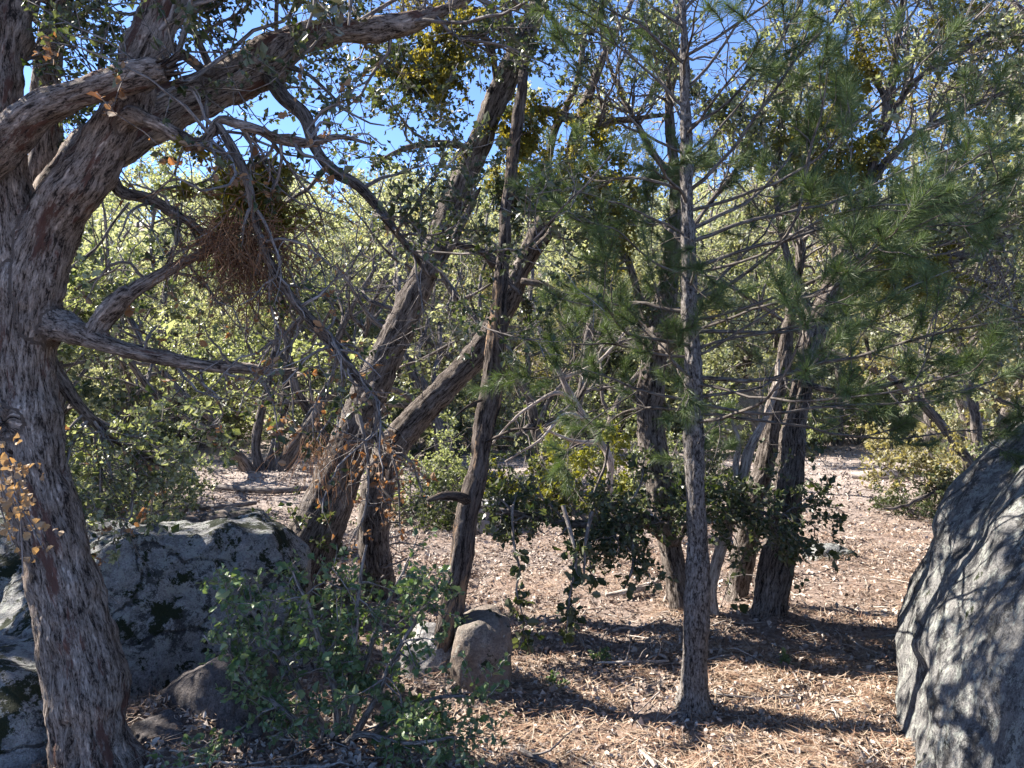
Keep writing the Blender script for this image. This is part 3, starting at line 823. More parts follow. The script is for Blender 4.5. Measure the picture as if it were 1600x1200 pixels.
g = Geo(); g.add(v, q, tt, bk); g.build('trunk', M['oak_bark_grey'], t)
sk = list(sks)
for i, cc in enumerate([
    [(800, 110, 5.0, 12), (798, 60, 4.95, 9), (790, 10, 4.9, 8), (785, -60, 4.9, 6), (740, -180, 4.9, 4)],
    [(800, 60, 5.0, 8), (760, 22, 4.9, 6), (700, 10, 4.8, 5), (640, 20, 4.7, 3)],
    [(820, 172, 5.25, 6), (850, 172, 5.2, 8), (885, 182, 5.2, 9), (925, 198, 5.2, 8), (960, 190, 5.2, 6), (1000, 183, 5.2, 5), (1045, 178, 5.2, 3)],
    [(848, 300, 5.3, 9), (856, 250, 5.3, 8), (866, 205, 5.3, 7), (885, 165, 5.3, 6), (905, 110, 5.3, 5), (915, 40, 5.3, 4)],
    [(868, 312, 5.3, 14), (880, 278, 5.3, 12), (892, 245, 5.3, 11), (908, 185, 5.35, 9), (926, 130, 5.4, 8), (952, 70, 5.5, 6), (985, 10, 5.6, 4), (1010, -60, 5.7, 3)],
    [(838, 390, 5.25, 9), (855, 372, 5.22, 7), (866, 355, 5.2, 6), (874, 346, 5.2, 5)],
    [(675, 430, 5.1, 7), (700, 395, 5.05, 7), (722, 350, 5.0, 6), (742, 310, 5.0, 5), (752, 292, 5.0, 3)],
    [(690, 388, 5.1, 6), (722, 384, 5.05, 6), (760, 396, 5.0, 6), (782, 415, 5.0, 5), (796, 440, 4.98, 4), (815, 460, 4.95, 3)],
    [(815, 440, 5.2, 6), (850, 445, 5.15, 6), (880, 460, 5.1, 6), (905, 472, 5.1, 5), (940, 468, 5.1, 4), (965, 490, 5.1, 3)],
    [(745, 235, 5.05, 7), (700, 225, 4.95, 6), (640, 230, 4.9, 5), (580, 260, 4.85, 3)],
    [(780, 150, 5.0, 6), (760, 60, 4.9, 5), (700, 60, 4.8, 4), (640, 90, 4.7, 3)],
    [(585, 600, 5.1, 7), (560, 650, 4.95, 6), (590, 690, 4.85, 5), (600, 760, 4.8, 4), (640, 800, 4.7, 3)]]):
    sk.append(trunk_part(t, cc, 'limb', M['oak_bark_grey'], 14, .03, .004, 1.0, 40+i, True, .012))
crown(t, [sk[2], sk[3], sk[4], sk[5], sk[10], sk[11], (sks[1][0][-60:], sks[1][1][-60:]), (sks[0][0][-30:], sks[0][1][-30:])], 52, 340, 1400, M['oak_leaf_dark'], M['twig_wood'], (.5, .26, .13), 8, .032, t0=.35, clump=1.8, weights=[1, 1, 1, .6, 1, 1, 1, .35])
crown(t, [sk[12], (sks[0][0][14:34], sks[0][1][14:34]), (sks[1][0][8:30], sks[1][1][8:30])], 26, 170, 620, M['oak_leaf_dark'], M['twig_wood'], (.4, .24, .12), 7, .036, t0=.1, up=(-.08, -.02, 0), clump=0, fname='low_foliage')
mistletoe(t, at(810, 205, 5.0), .19, 4200)
mistletoe(t, at(800, 300, 5.05), .16, 1800, M['oak_leaf_dark'])
mistletoe(t, at(930, 265, 5.2), .26, 4200, sq=1.5)
mistletoe(t, at(960, 330, 5.1), .2, 2400, sq=1.6)
mistletoe(t, at(685, 95, 4.75), .26, 5200)
mistletoe(t, at(640, 110, 4.8), .16, 2200, M['oak_leaf_dark'])
# hanging rust twigs by the trunk, with dead leaves
kk = 75; P = np.empty((kk, 9, 3)); P[:, 0] = np.array([at(495+RNG.normal()*20, 690+RNG.normal()*14, 4.75+RNG.normal()*.1) for _ in range(kk)])
d = unit(RNG.normal(size=(kk, 3))*.5+np.array([0, 0, -1.]))
for i in range(1, 9):
    d = unit(d+.2*RNG.normal(size=(kk, 3))+np.array([0, 0, -.15])); P[:, i] = P[:, i-1]+d*(.018+.045*((np.arange(kk)*.37) % 1))[:, None]
g = Geo(); tubes(g, P, np.full((kk, 9), .0016), 3); g.build('dead_twig_tangle', M['rust_twig'], t, 'stuff')
dl = [limb([(600, 700, 4.7, 3), (640, 720, 4.6, 2.5), (660, 770, 4.6, 1.5)], .03), limb([(560, 640, 4.7, 4), (575, 720, 4.6, 3), (570, 800, 4.55, 2), (545, 850, 4.5, 1)], .03), limb([(590, 660, 4.7, 3), (620, 740, 4.6, 2), (625, 830, 4.6, 1)], .03)]
PP, RR, W = stack(dl)
P1, R1, W1 = grow(PP, RR, W, 60, .1, 1, .3, .4, 60, 25, -.15, .35, 8, .6, .004)
g = Geo(); tubes(g, PP, RR, 6); tubes(g, P1, R1, 4); g.build('bare_twigs', M['twig_wood'], t, 'stuff')
lf = Geo(); twig_leaves(lf, P1[:34], 7, .028, .3, .3, LEAF9, .65, upn=0, keep=False); lf.build('dead_leaves', M['dead_leaf'], t, 'stuff', flat=True)

# --- 3. the dead snag
b0 = at(683, 1060, 4.0)
t = thing('dead_tree', 'thin dead trunk with stripped tan wood standing before the squat boulder', 'tree', (b0[0], b0[1], G(b0[0], b0[1])))
sn = [(672, 1085, 4.0, 19), (684, 1040, 4.0, 17), (700, 975, 4.0, 18), (714, 905, 4.0, 19), (727, 850, 4.0, 18), (738, 780, 4.0, 18), (748, 720, 4.02, 16), (757, 660, 4.05, 18), (767, 600, 4.08, 18), (774, 530, 4.1, 16), (781, 460, 4.12, 13), (788, 390, 4.15, 11), (794, 310, 4.18, 10), (803, 230, 4.2, 9), (813, 150, 4.25, 9), (819, 95, 4.3, 8), (823, 62, 4.3, 6)]
trunk_part(t, sn, 'trunk', M['snag_wood'], 40, .014, .008, 1.0, 71, True, .02)
for i, cc in enumerate([[(735, 785, 3.98, 9), (718, 776, 3.9, 8), (690, 775, 3.82, 6), (668, 782, 3.8, 3)], [(760, 690, 4.0, 3), (800, 672, 3.9, 2.6), (840, 670, 3.85, 2)], [(752, 625, 4.0, 3), (735, 632, 3.9, 2.4), (712, 650, 3.8, 1.5)], [(770, 415, 4.1, 5), (755, 395, 4.0, 5), (735, 385, 3.95, 4), (712, 388, 3.9, 3)], [(800, 300, 4.15, 3), (830, 330, 4.1, 3), (850, 322, 4.05, 2)]]):
    trunk_part(t, cc, 'branch_stub', M['snag_wood'], 12, .015, .003, 1, 80+i, True, .008)

# --- 4. the young pine
b0 = at(1083, 1112, 3.66)
t = thing('pine_tree', 'young pine with straight grey trunk and soft needle tufts, right of centre', 'tree', (b0[0], b0[1], G(b0[0], b0[1])))
pt = [(1080, 1150, 3.66, 38), (1083, 1105, 3.66, 28), (1084, 1080, 3.66, 22), (1085, 1040, 3.66, 21), (1088, 960, 3.66, 20), (1090, 880, 3.66, 18), (1087, 800, 3.66, 16), (1084, 700, 3.66, 15), (1082, 600, 3.66, 14), (1079, 500, 3.66, 13), (1077, 400, 3.66, 11.5), (1074, 300, 3.66, 10), (1072, 200, 3.66, 9), (1069, 100, 3.66, 8), (1066, 0, 3.66, 7), (1063, -120, 3.66, 6), (1060, -260, 3.66, 4), (1058, -400, 3.66, 2)]
PT = trunk_part(t, pt, 'trunk', M['pine_bark'], 48, .012, .006, 1.2, 91, True, .006)
mains = []
def pbranch(py, az, el, L, r=5.0, up=.03):
    el = el*.72
    i = np.argmin(np.abs(PT[0][:, 2]-at(0, py, 3.66)[2])); p = PT[0][i]
    d = np.array([math.cos(az)*math.cos(el), math.sin(az)*math.cos(el), math.sin(el)])
    L = L*(1.2 if math.cos(az) > .3 else 1.0)
    n = 14; P = [p]
    for k in range(n-1):
        d = unit(d+RNG.normal(size=3)*.12+np.array([0, 0, up])); P.append(P[-1]+d*L/(n-1))
    r0 = r*3.66/F
    return np.array(P), np.linspace(r0, r0*.3, n)
for py, az, el, L in [(628, -.15, -.02, 1.25), (622, .5, .12, 1.3), (560, -.5, .3, 1.0), (548, .15, .25, 1.35), (470, -.1, .55, 1.2), (468, .8, .35, 1.2), (420, -.35, .62, 1.3), (360, .2, .62, 1.15), (300, -.4, .7, 1.1), (250, .4, .65, 1.0),
                      (200, -.2, .75, .9), (140, .3, .8, .9), (90, -.3, .8, .8), (20, .2, .9, .8), (-60, -.2, .8, .7), (-60, 2.6, .7, .7),
                      (660, -.9, .02, 1.0), (600, -.75, .2, 1.15), (520, -1.0, .35, 1.0), (430, -.8, .5, 1.0), (380, .05, .45, 1.25), (330, -.1, .5, 1.15),
                      (625, 3.3, .12, .8), (640, 2.6, .1, .8), (560, 3.0, .35, .75), (540, 3.7, .3, .7), (490, 2.5, .4, .75), (430, 3.2, .55, .7), (370, 3.5, .5, .75), (300, 2.8, .6, .75), (240, 3.3, .6, .7), (170, 3.0, .65, .7), (100, 3.5, .7, .65), (40, 2.8, .8, .6),
                      (650, .25, -.05, 1.3), (590, -.2, .1, 1.35), (520, .35, .2, 1.3), (500, -.35, .3, 1.2), (680, 1.3, .1, 1.0), (590, 1.8, .25, 1.0), (480, 1.2, .45, 1.0), (390, 1.7, .5, 1.0), (290, 1.4, .6, .9), (190, 1.6, .7, .8), (590, 4.3, .2, .55), (450, 4.6, .45, .6), (320, 4.3, .55, .6), (210, 5.0, .6, .6), (120, 4.4, .7, .55)]:
    mains.append(pbranch(py, az, el, L, RNG.uniform(2.2, 3.6)))
tips, tdir = [], []
for i, (P, R) in enumerate(mains):
    g = Geo(); tubes(g, P, R, 8); g.build('branch', M['pine_twig'], t)
PP, RR, W = stack(mains, 16)
P1, R1, W1 = grow(PP, RR, W, 310, .34, .97, .34, .35, 42, 14, .08, .14, 8, .6, .006, .5, .35)
P2, R2, W2 = grow(P1, R1, W1, 360, .35, .95, .17, .35, 42, 14, .12, .12, 5, .7, .004, .6)
g = Geo(); tubes(g, P1, np.maximum(R1, .0028), 5); tubes(g, P2, np.maximum(R2, .0022), 4)
P4, R4, _ = grow(PP, RR, W, 120, .05, .5, .3, .4, 60, 20, -.05, .22, 7, .4, .0035, .3)
tubes(g, P4, R4, 4)
g.build('twigs', M['pine_twig'], t, 'stuff')
def needles(geo, P, n, ln=.076, wd=.0020, back=.10):
    K = P.shape[1]; N = len(P)
    tip = P[:, -1]; T = unit(P[:, -1]-P[:, -2])
    tip = np.repeat(tip, n, 0); T = np.repeat(T, n, 0); m = len(tip)
    f = RNG.random(m)
    base = tip-T*(f*back)[:, None]
    r = RNG.normal(size=(m, 3)); r = unit(r-(r*T).sum(-1, keepdims=True)*T)
    a = np.radians(RNG.uniform(12, 62, m)+f*18)[:, None]
    d = unit(np.cos(a)*T+np.sin(a)*r)
    L = ln*RNG.uniform(.7, 1.2, m)[:, None]
    s = unit(np.cross(d, RNG.normal(size=(m, 3))))*wd/2
    e = base+d*L+np.array([0, 0, -.012])*RNG.random((m, 1))
    V = np.stack([base-s, base+s, e], 1).reshape(-1, 3)
    geo.add(V, t=np.arange(m*3).reshape(-1, 3))
nd = Geo()
ALL = [PP[:, -5:], P1[:, -5:], P2]
needles(nd, np.concatenate(ALL), 200)
k = RNG.random(len(P1)) < .25
needles(nd, P1[k][:, 2:6], 90)
nd.build('needles', M['needle'], t, 'stuff', flat=True)

# --- 5. oak behind the pine
t = thing('oak_tree', 'grey oak trunk standing just left of and behind the pine', 'tree', at(1063, 985, 5.0))
s = [(1068, 1010, 5.05, 26), (1063, 965, 5.05, 19), (1058, 900, 5.1, 19), (1046, 830, 5.15, 20), (1030, 760, 5.2, 22), (1018, 690, 5.2, 22), (1016, 630, 5.2, 20), (1024, 560, 5.2, 22), (1030, 510, 5.2, 23), (1040, 455, 5.2, 16), (1052, 390, 5.2, 13), (1056, 300, 5.2, 11), (1048, 200, 5.2, 9), (1052, 90, 5.2, 7), (1070, -40, 5.3, 5)]
sk = [trunk_part(t, s, 'trunk', M['oak_bark_grey'], 48, .018, .011, 1, 101, True, .02)]
for i, cc in enumerate([[(1020, 520, 5.2, 8), (1002, 470, 5.15, 7), (985, 420, 5.1, 6), (960, 370, 5.1, 4), (950, 300, 5.1, 3)], [(1040, 545, 5.1, 16), (1056, 535, 5.0, 13), (1064, 538, 4.96, 8)],
                        [(1045, 420, 5.2, 7), (1100, 330, 5.3, 5), (1160, 250, 5.4, 4), (1190, 160, 5.5, 3)], [(1050, 280, 5.2, 6), (1000, 200, 5.2, 5), (960, 120, 5.2, 4), (930, 20, 5.2, 3)],
                        [(1050, 845, 5.1, 12), (1005, 815, 4.9, 11), (955, 818, 4.8, 11), (915, 818, 4.75, 8), (850, 812, 4.7, 6), (780, 798, 4.65, 4), (710, 785, 4.6, 3)],
                        [(1055, 850, 5.0, 6), (1090, 810, 4.8, 5), (1150, 795, 4.7, 5), (1190, 800, 4.6, 4), (1260, 815, 4.5, 3)],
                        [(950, 690, 4.9, 3), (945, 730, 4.85, 3), (930, 770, 4.8, 2.4), (918, 830, 4.75, 1.6)]]):
    sk.append(trunk_part(t, cc, 'limb', M['oak_bark_grey'], 16, .03, .005, 1, 110+i, True, .02))
crown(t, [sk[1], sk[3], sk[4], (sk[0][0][-90:], sk[0][1][-90:])], 60, 420, 1700, M['oak_leaf'], M['twig_wood'], (.6, .3, .14), 8, .034, t0=.25)
crown(t, [sk[5], sk[6]], 64, 310, 1000, M['oak_leaf_dark'], M['twig_wood'], (.27, .18, .11), 8, .034, t0=.12, up=(-.01, .0, 0), clump=0, fname='low_foliage', ang=60, keep=False)
# hanging leafy shoots under the low limb
hs = [limb([(800, 790, 4.6, 3), (803, 850, 4.5, 2.4), (812, 890, 4.45, 2.2), (806, 920, 4.42, 2), (815, 960, 4.4, 1.5), (820, 1010, 4.4, 1)], .02, .006), limb([(925, 800, 4.6, 4), (915, 850, 4.5, 3), (912, 910, 4.45, 1.5)], .02, .006), limb([(880, 790, 4.6, 4), (900, 870, 4.45, 3), (890, 930, 4.4, 2), (885, 990, 4.38, 1.2)], .02, .006), limb([(985, 830, 4.7, 4), (990, 880, 4.6, 3), (975, 920, 4.5, 1.5)], .02)]
PP, RR, W = stack(hs)
P1, R1, W1 = grow(PP, RR, W, 44, .25, 1, .13, .4, 50, 20, -.05, .3, 6, .6, .003)
g = Geo(); tubes(g, PP, RR, 6); tubes(g, P1, np.maximum(R1, .0016), 4); g.build('hanging_twigs', M['twig_wood'], t, 'stuff')
lf = Geo(); twig_leaves(lf, P1, 5, .05, .25, .3, LEAF9, .7, keep=False); lf.build('hanging_leaves', M['oak_leaf_dark'], t, 'stuff', flat=True)

b0 = at(960, 825, 8.2)
t = thing('dead_tree', 'slender crooked bare sapling with pale sunlit twigs behind the low dark limb', 'tree', (b0[0], b0[1], G(b0[0], b0[1])))
P0 = trunk_part(t, [(962, 850, 8.2, 7), (955, 780, 8.2, 6), (950, 720, 8.2, 6), (925, 668, 8.2, 5.5), (893, 620, 8.2, 5.5), (868, 570, 8.2, 5), (845, 520, 8.2, 4), (832, 470, 8.2, 3)], 'trunk', M['bare_wood'], 18, .03, .006, 1, 155, True, .03)
br = [trunk_part(t, c_, 'branch', M['bare_wood'], 10, .03, .002, 1, 156, True, .02) for c_ in ([(900, 630, 8.2, 4), (870, 615, 8.0, 3), (820, 640, 7.9, 2.4), (770, 690, 7.8, 1.4)], [(915, 655, 8.2, 4), (880, 650, 7.9, 3), (840, 690, 7.8, 2), (790, 720, 7.7, 1.4)], [(935, 690, 8.2, 4), (900, 690, 8.0, 3), (850, 668, 7.9, 2)], [(880, 590, 8.2, 4), (930, 570, 8.2, 3), (975, 520, 8.2, 2)])]
PP, RR, W = stack(br, 16); P1, R1, _ = grow(PP, RR, W, 32, .1, 1, .3, .4, 45, 20, 0, .22, 8, .6, .006, .3)
g = Geo(); tubes(g, P1, np.maximum(R1, .003), 4); g.build('bare_twigs', M['bare_wood'], t, 'stuff')

# --- 6. the right hand oak group
t = thing('oak_tree', 'thick furrowed oak trunk leaning right, foremost of the group beside the path', 'tree', at(1203, 970, 5.0))
s = [(1186, 1010, 5.0, 54), (1198, 965, 5.0, 35), (1205, 930, 5.0, 28), (1210, 900, 5.0, 26), (1222, 820, 5.0, 25), (1236, 720, 5.0, 22), (1247, 640, 5.0, 18), (1262, 560, 5.0, 16), (1280, 500, 5.0, 18), (1300, 450, 5.0, 15), (1322, 390, 5.0, 13), (1350, 300, 5.0, 10), (1378, 200, 5.0, 8), (1400, 90, 5.0, 6), (1415, -20, 5.05, 5), (1430, -160, 5.2, 3)]
sk = [trunk_part(t, s, 'trunk', M['oak_bark_grey'], 52, .018, .012, 1, 121, True, .015)]
for i, cc in enumerate([[(1285, 480, 5.0, 8), (1320, 430, 4.9, 7), (1400, 390, 4.85, 6), (1470, 370, 4.8, 4), (1540, 330, 4.8, 3)], [(1340, 330, 5.0, 8), (1380, 262, 4.95, 7), (1430, 212, 4.9, 6), (1510, 172, 4.9, 5), (1600, 125, 4.9, 4), (1680, 60, 5, 3)],
                        [(1370, 230, 5.0, 6), (1430, 130, 5.1, 5), (1520, 70, 5.2, 4), (1620, 20, 5.3, 3)], [(1300, 450, 5.0, 8), (1330, 506, 4.9, 5), (1352, 508, 4.85, 3)], [(1275, 510, 5.0, 8), (1240, 430, 5.1, 7), (1220, 340, 5.2, 6), (1215, 220, 5.3, 5), (1240, 80, 5.4, 4), (1250, -60, 5.5, 3)],
                        [(1385, 160, 5.0, 5), (1340, 60, 5.2, 4), (1310, -60, 5.4, 3)], [(1255, 600, 4.9, 6), (1310, 610, 4.7, 5), (1400, 600, 4.6, 4), (1480, 560, 4.5, 2)]]):
    sk.append(trunk_part(t, cc, 'limb', M['oak_bark_grey'], 14, .03, .004, 1, 130+i, True, .02))
crown(t, sk[1:4]+sk[5:7]+[(sk[0][0][-100:], sk[0][1][-100:])], 110, 800, 3800, M['oak_leaf'], M['twig_wood'], (.7, .34, .15), 9, .034, t0=.2, clump=1.4)
mistletoe(t, at(1315, 235, 5.0), .30, 6000)
mistletoe(t, at(1420, 430, 4.85), .22, 4200)
mistletoe(t, at(1330, 110, 5.1), .2, 2600)
mistletoe(t, at(1490, 15, 5.2), .2, 2000)
PP, RR, W = stack(sk[:1]); P1, R1, _ = grow(PP[:, :10], RR[:, :10], W, 26, .15, 1, .4, .4, 60, 20, -.15, .3, 9, .2, .004, .3)
P2, R2, _ = grow(P1, R1, np.ones(26), 90, .2, 1, .15, .4, 50, 20, -.1, .3, 6, .7, .0025)
g = Geo(); tubes(g, P1, R1, 5); tubes(g, P2, R2, 3); g.build('bare_twigs', M['twig_wood'], t, 'stuff')
lf = Geo(); twig_leaves(lf, P2[:40], 4, .045, .25, .3, LEAF9, .7, keep=False); lf.build('low_leaves', M['oak_leaf_dark'], t, 'stuff', flat=True)

t = thing('oak_tree', 'slimmer shaded oak trunk just left of the foremost furrowed trunk', 'tree', at(1152, 945, 5.4))
s = [(1144, 975, 5.4, 34), (1152, 935, 5.4, 21), (1163, 870, 5.4, 19), (1178, 785, 5.4, 18), (1198, 705, 5.4, 16), (1214, 620, 5.4, 13), (1226, 545, 5.4, 11), (1240, 465, 5.4, 9), (1250, 380, 5.4, 7), (1240, 280, 5.5, 5), (1260, 180, 5.6, 3)]
sk = [trunk_part(t, s, 'trunk', M['oak_bark_grey'], 44, .018, .011, 1, 141, True, .015)]
crown(t, [(sk[0][0][-90:], sk[0][1][-90:])], 30, 200, 900, M['oak_leaf'], M['twig_wood'], (.6, .3, .14), 8, .034, t0=.1)

t = thing('dead_tree', 'thin pale barkless stem curving up between the pine and the oak group', 'tree', at(1120, 985, 5.0))
s = [(1124, 1000, 5.0, 11), (1117, 965, 5.0, 10), (1112, 925, 5.0, 9), (1118, 885, 5.0, 9), (1130, 845, 5.0, 9), (1146, 800, 5.0, 9), (1158, 750, 5.0, 8), (1170, 705, 5.0, 8), (1188, 670, 5.0, 6), (1203, 640, 5.0, 5), (1215, 600, 5.0, 3), (1218, 560, 5, 2)]
trunk_part(t, s, 'trunk', M['bare_wood'], 24, .015, .004, 1, 151, True, .008)
trunk_part(t, [(1156, 760, 5.0, 6), (1150, 730, 5.0, 5), (1155, 690, 4.95, 4), (1140, 650, 4.95, 2)], 'branch_stub', M['bare_wood'], 12, .015, .002, 1, 152, True, .008)

# --- 7. oaks whose trunks stand outside the frame
t = thing('oak_tree', 'oak reaching in from the right edge with one thick dark limb', 'tree', (4.9, 5.6, 0))
s = [(1820, 940, 5.6, 34), (1815, 760, 5.6, 30), (1800, 560, 5.6, 27), (1780, 380, 5.6, 22), (1760, 180, 5.6, 16), (1740, 0, 5.6, 10)]
sk = [trunk_part(t, s, 'trunk', M['oak_bark_grey'], 32, .03, .01, 1, 161, True, .02)]
for i, cc in enumerate([[(1790, 420, 5.6, 18), (1700, 320, 5.5, 16), (1640, 320, 5.4, 15), (1590, 345, 5.3, 14), (1545, 382, 5.25, 11), (1495, 403, 5.2, 9), (1440, 420, 5.15, 6), (1400, 436, 5.1, 4)], [(1560, 375, 5.25, 5), (1540, 350, 5.2, 5), (1535, 310, 5.2, 3)],
                        [(1770, 300, 5.6, 12), (1680, 200, 5.6, 9), (1590, 160, 5.6, 7), (1500, 100, 5.6, 4)], [(1790, 480, 5.6, 12), (1700, 470, 5.8, 9), (1600, 505, 6, 7), (1540, 490, 6, 6), (1490, 455, 6.0, 5), (1440, 450, 6, 3)], [(1760, 180, 5.6, 10), (1650, 60, 5.7, 7), (1560, -20, 5.8, 4)],
                        [(1700, 470, 5.8, 7), (1620, 440, 5.9, 6), (1560, 450, 6, 5), (1480, 420, 6, 3)]]):
    sk.append(trunk_part(t, cc, 'limb', M['oak_bark_grey'], 16, .03, .006, 1, 170+i, True, .02))
crown(t, sk[1:], 110, 800, 3600, M['oak_leaf'], M['twig_wood'], (.7, .34, .15), 9, .034, t0=.15, clump=1.4)

# ------------------------------------------------------------------ generic oaks for the woods
def oak_mesh(seed, H=5.5, stems=3, spread=1.7, n1=70, n2=460, n3=1850, M3=11, size=.046, leafm='oak_leaf_pale', lean=.2, low=.12, thick=1.0, l0=.16):
    global RNG
    keepr = RNG; RNG = np.random.default_rng(seed)
    sk = []
    g = Geo()
    for k in range(stems):
        a = k/stems*2*math.pi+RNG.uniform(-.6, .6)
        d = unit(np.array([math.cos(a)*lean*1.6, math.sin(a)*lean*1.6, 1.0]))
        p = np.array([math.cos(a)*.1, math.sin(a)*.1, -.25]); n = 16; P = [p]
        L = H*RNG.uniform(.75, .95)
        for i in range(n-1):
            d = unit(d+RNG.normal(size=3)*.13+np.array([0, 0, .05])); P.append(P[-1]+d*L/(n-1))
        r0 = thick*.13/math.sqrt(stems)*RNG.uniform(.9, 1.3)
        R = np.linspace(r0, .015, n)**1.0; R[0] *= 1.5; R[1] *= 1.12
        A = catmull(np.column_stack([np.array(P), R]), .12)
        sk.append((A[:, :3], A[:, 3])); tubes(g, A[:, :3], A[:, 3], 10, False, .012, .8, seed)
    PP, RR, W = stack(sk)
    PL, RL, WL = grow(PP, RR, W, 8*stems, l0, .9, spread, .25, 58, 14, .06, .16, 12, .6, .06, .25, .35)
    tubes(g, PL, RL, 6)
    P1, R1, W1 = grow(np.concatenate([PL, PP[:, ::2]]), np.concatenate([RL, RR[:, ::2]]), np.concatenate([WL, W*.5]), n1, low, 1., .75, .3, 55, 20, .02, .2, 9, .5, .018, .35, .3)
    P2, R2, W2 = grow(P1, R1, W1, n2, .15, 1., .4, .3, 50, 20, 0, .25, 6, .6, .008, .4)
    k = fbm(P2[:, -1]*1.05, 2, seed) > -.03
    P2, R2, W2 = P2[k], R2[k], W2[k]
    P3, R3, W3 = grow(P2, R2, W2, n3, .15, 1., .2, .3, 48, 20, 0, .25, 4, .7, .004, .5)
    tubes(g, P1, np.maximum(R1*.7, .004), 3); tubes(g, P2, np.maximum(R2*.6, .0022), 3)
    lf = Geo()
    twig_leaves(lf, P3, M3, size, .3, .05, LEAF4, .6, keep=False)
    
    out = g.mesh('trunk', M['far_bark']), lf.mesh('crown', M[leafm], flat=True)
    RNG = keepr
    return out

def shrub_mesh(seed, H=1.0, Wd=.7, n=40, leafm='oak_leaf', size=.035, dens=7):
    global RNG
    keepr = RNG; RNG = np.random.default_rng(seed)
    k = 9; d = unit(RNG.normal(size=(k, 3))*np.array([Wd, Wd, .25])+np.array([0, 0, H*.9])); K = 10
    P = np.empty((k, K, 3)); P[:, 0] = RNG.normal(size=(k, 3))*np.array([.05, .05, 0])+np.array([0, 0, -.08])
    for i in range(1, K):
        d = unit(d+.22*RNG.normal(size=(k, 3))); P[:, i] = P[:, i-1]+d*H*RNG.uniform(.8, 1.1, (k, 1))/(K-1)
    R = np.linspace(.016, .005, K)[None]*np.ones((k, 1))
    P1, R1, W1 = grow(P, R, np.ones(k), n, .12, 1, .45*H, .3, 55, 20, .03, .22, 8, .6, .008)
    P2, R2, W2 = grow(P1, R1, W1, n*7, .1, 1, .22*H, .3, 50, 20, 0, .25, 5, .6, .004)
    P3, R3, W3 = grow(P2, R2, W2, n*18, .2, 1, .10*max(H, .8), .3, 45, 20, 0, .2, 4, .7, .0025)
    g = Geo(); tubes(g, P, R, 5); tubes(g, P1, R1, 3); tubes(g, P2, R2, 3)
    lf = Geo(); twig_leaves(lf, P3, dens, size, .28, .05, LEAF4, .6, keep=False)
    out = g.mesh('stems', M['twig_wood']), lf.mesh('foliage', M[leafm], flat=True)
    RNG = keepr
    return out

VAR = [oak_mesh(201, 5.6, 3, 1.6), oak_mesh(202, 5.0, 1, 2.0, lean=.12, leafm='oak_leaf', size=.048), oak_mesh(203, 6.0, 2, 1.8, leafm='oak_leaf'), oak_mesh(204, 5.2, 4, 1.5, leafm='oak_leaf_olive', size=.036),
       oak_mesh(205, 6.2, 2, 1.9, leafm='oak_leaf_pale', low=.1), oak_mesh(206, 4.6, 3, 1.5, leafm='oak_leaf_dark'),
       oak_mesh(207, 6.0, 6, 1.5, low=.5, lean=.34, thick=1.7, l0=.4, leafm='oak_leaf')]

def gap_mesh(me, x, y, z, rz, s, thin=1.0):
    """a copy of a crown mesh without the leaves that would close the gaps in the canopy"""
    nv = len(me.vertices); v = np.empty(nv*3, np.float32); me.vertices.foreach_get('co', v); v = v.reshape(-1, 4, 3).astype(float)
    c = v.mean(1)*s; R = np.array([[math.cos(rz), -math.sin(rz), 0], [math.sin(rz), math.cos(rz), 0], [0, 0, 1]])
    k = gap_keep(c@R.T+np.array([x, y, z]))
    k &= RNG.random(len(k)) < thin
    v = v[k]; c0 = v.mean(1, keepdims=True); v = c0+(v-c0)/math.sqrt(thin); n = len(v); g = Geo()
    g.add(v.reshape(-1, 3), t=(np.arange(n)[:, None, None]*4+LEAF4[1][None]).reshape(-1, 3))
    return g.mesh('crown', [m for m in me.materials], flat=True)

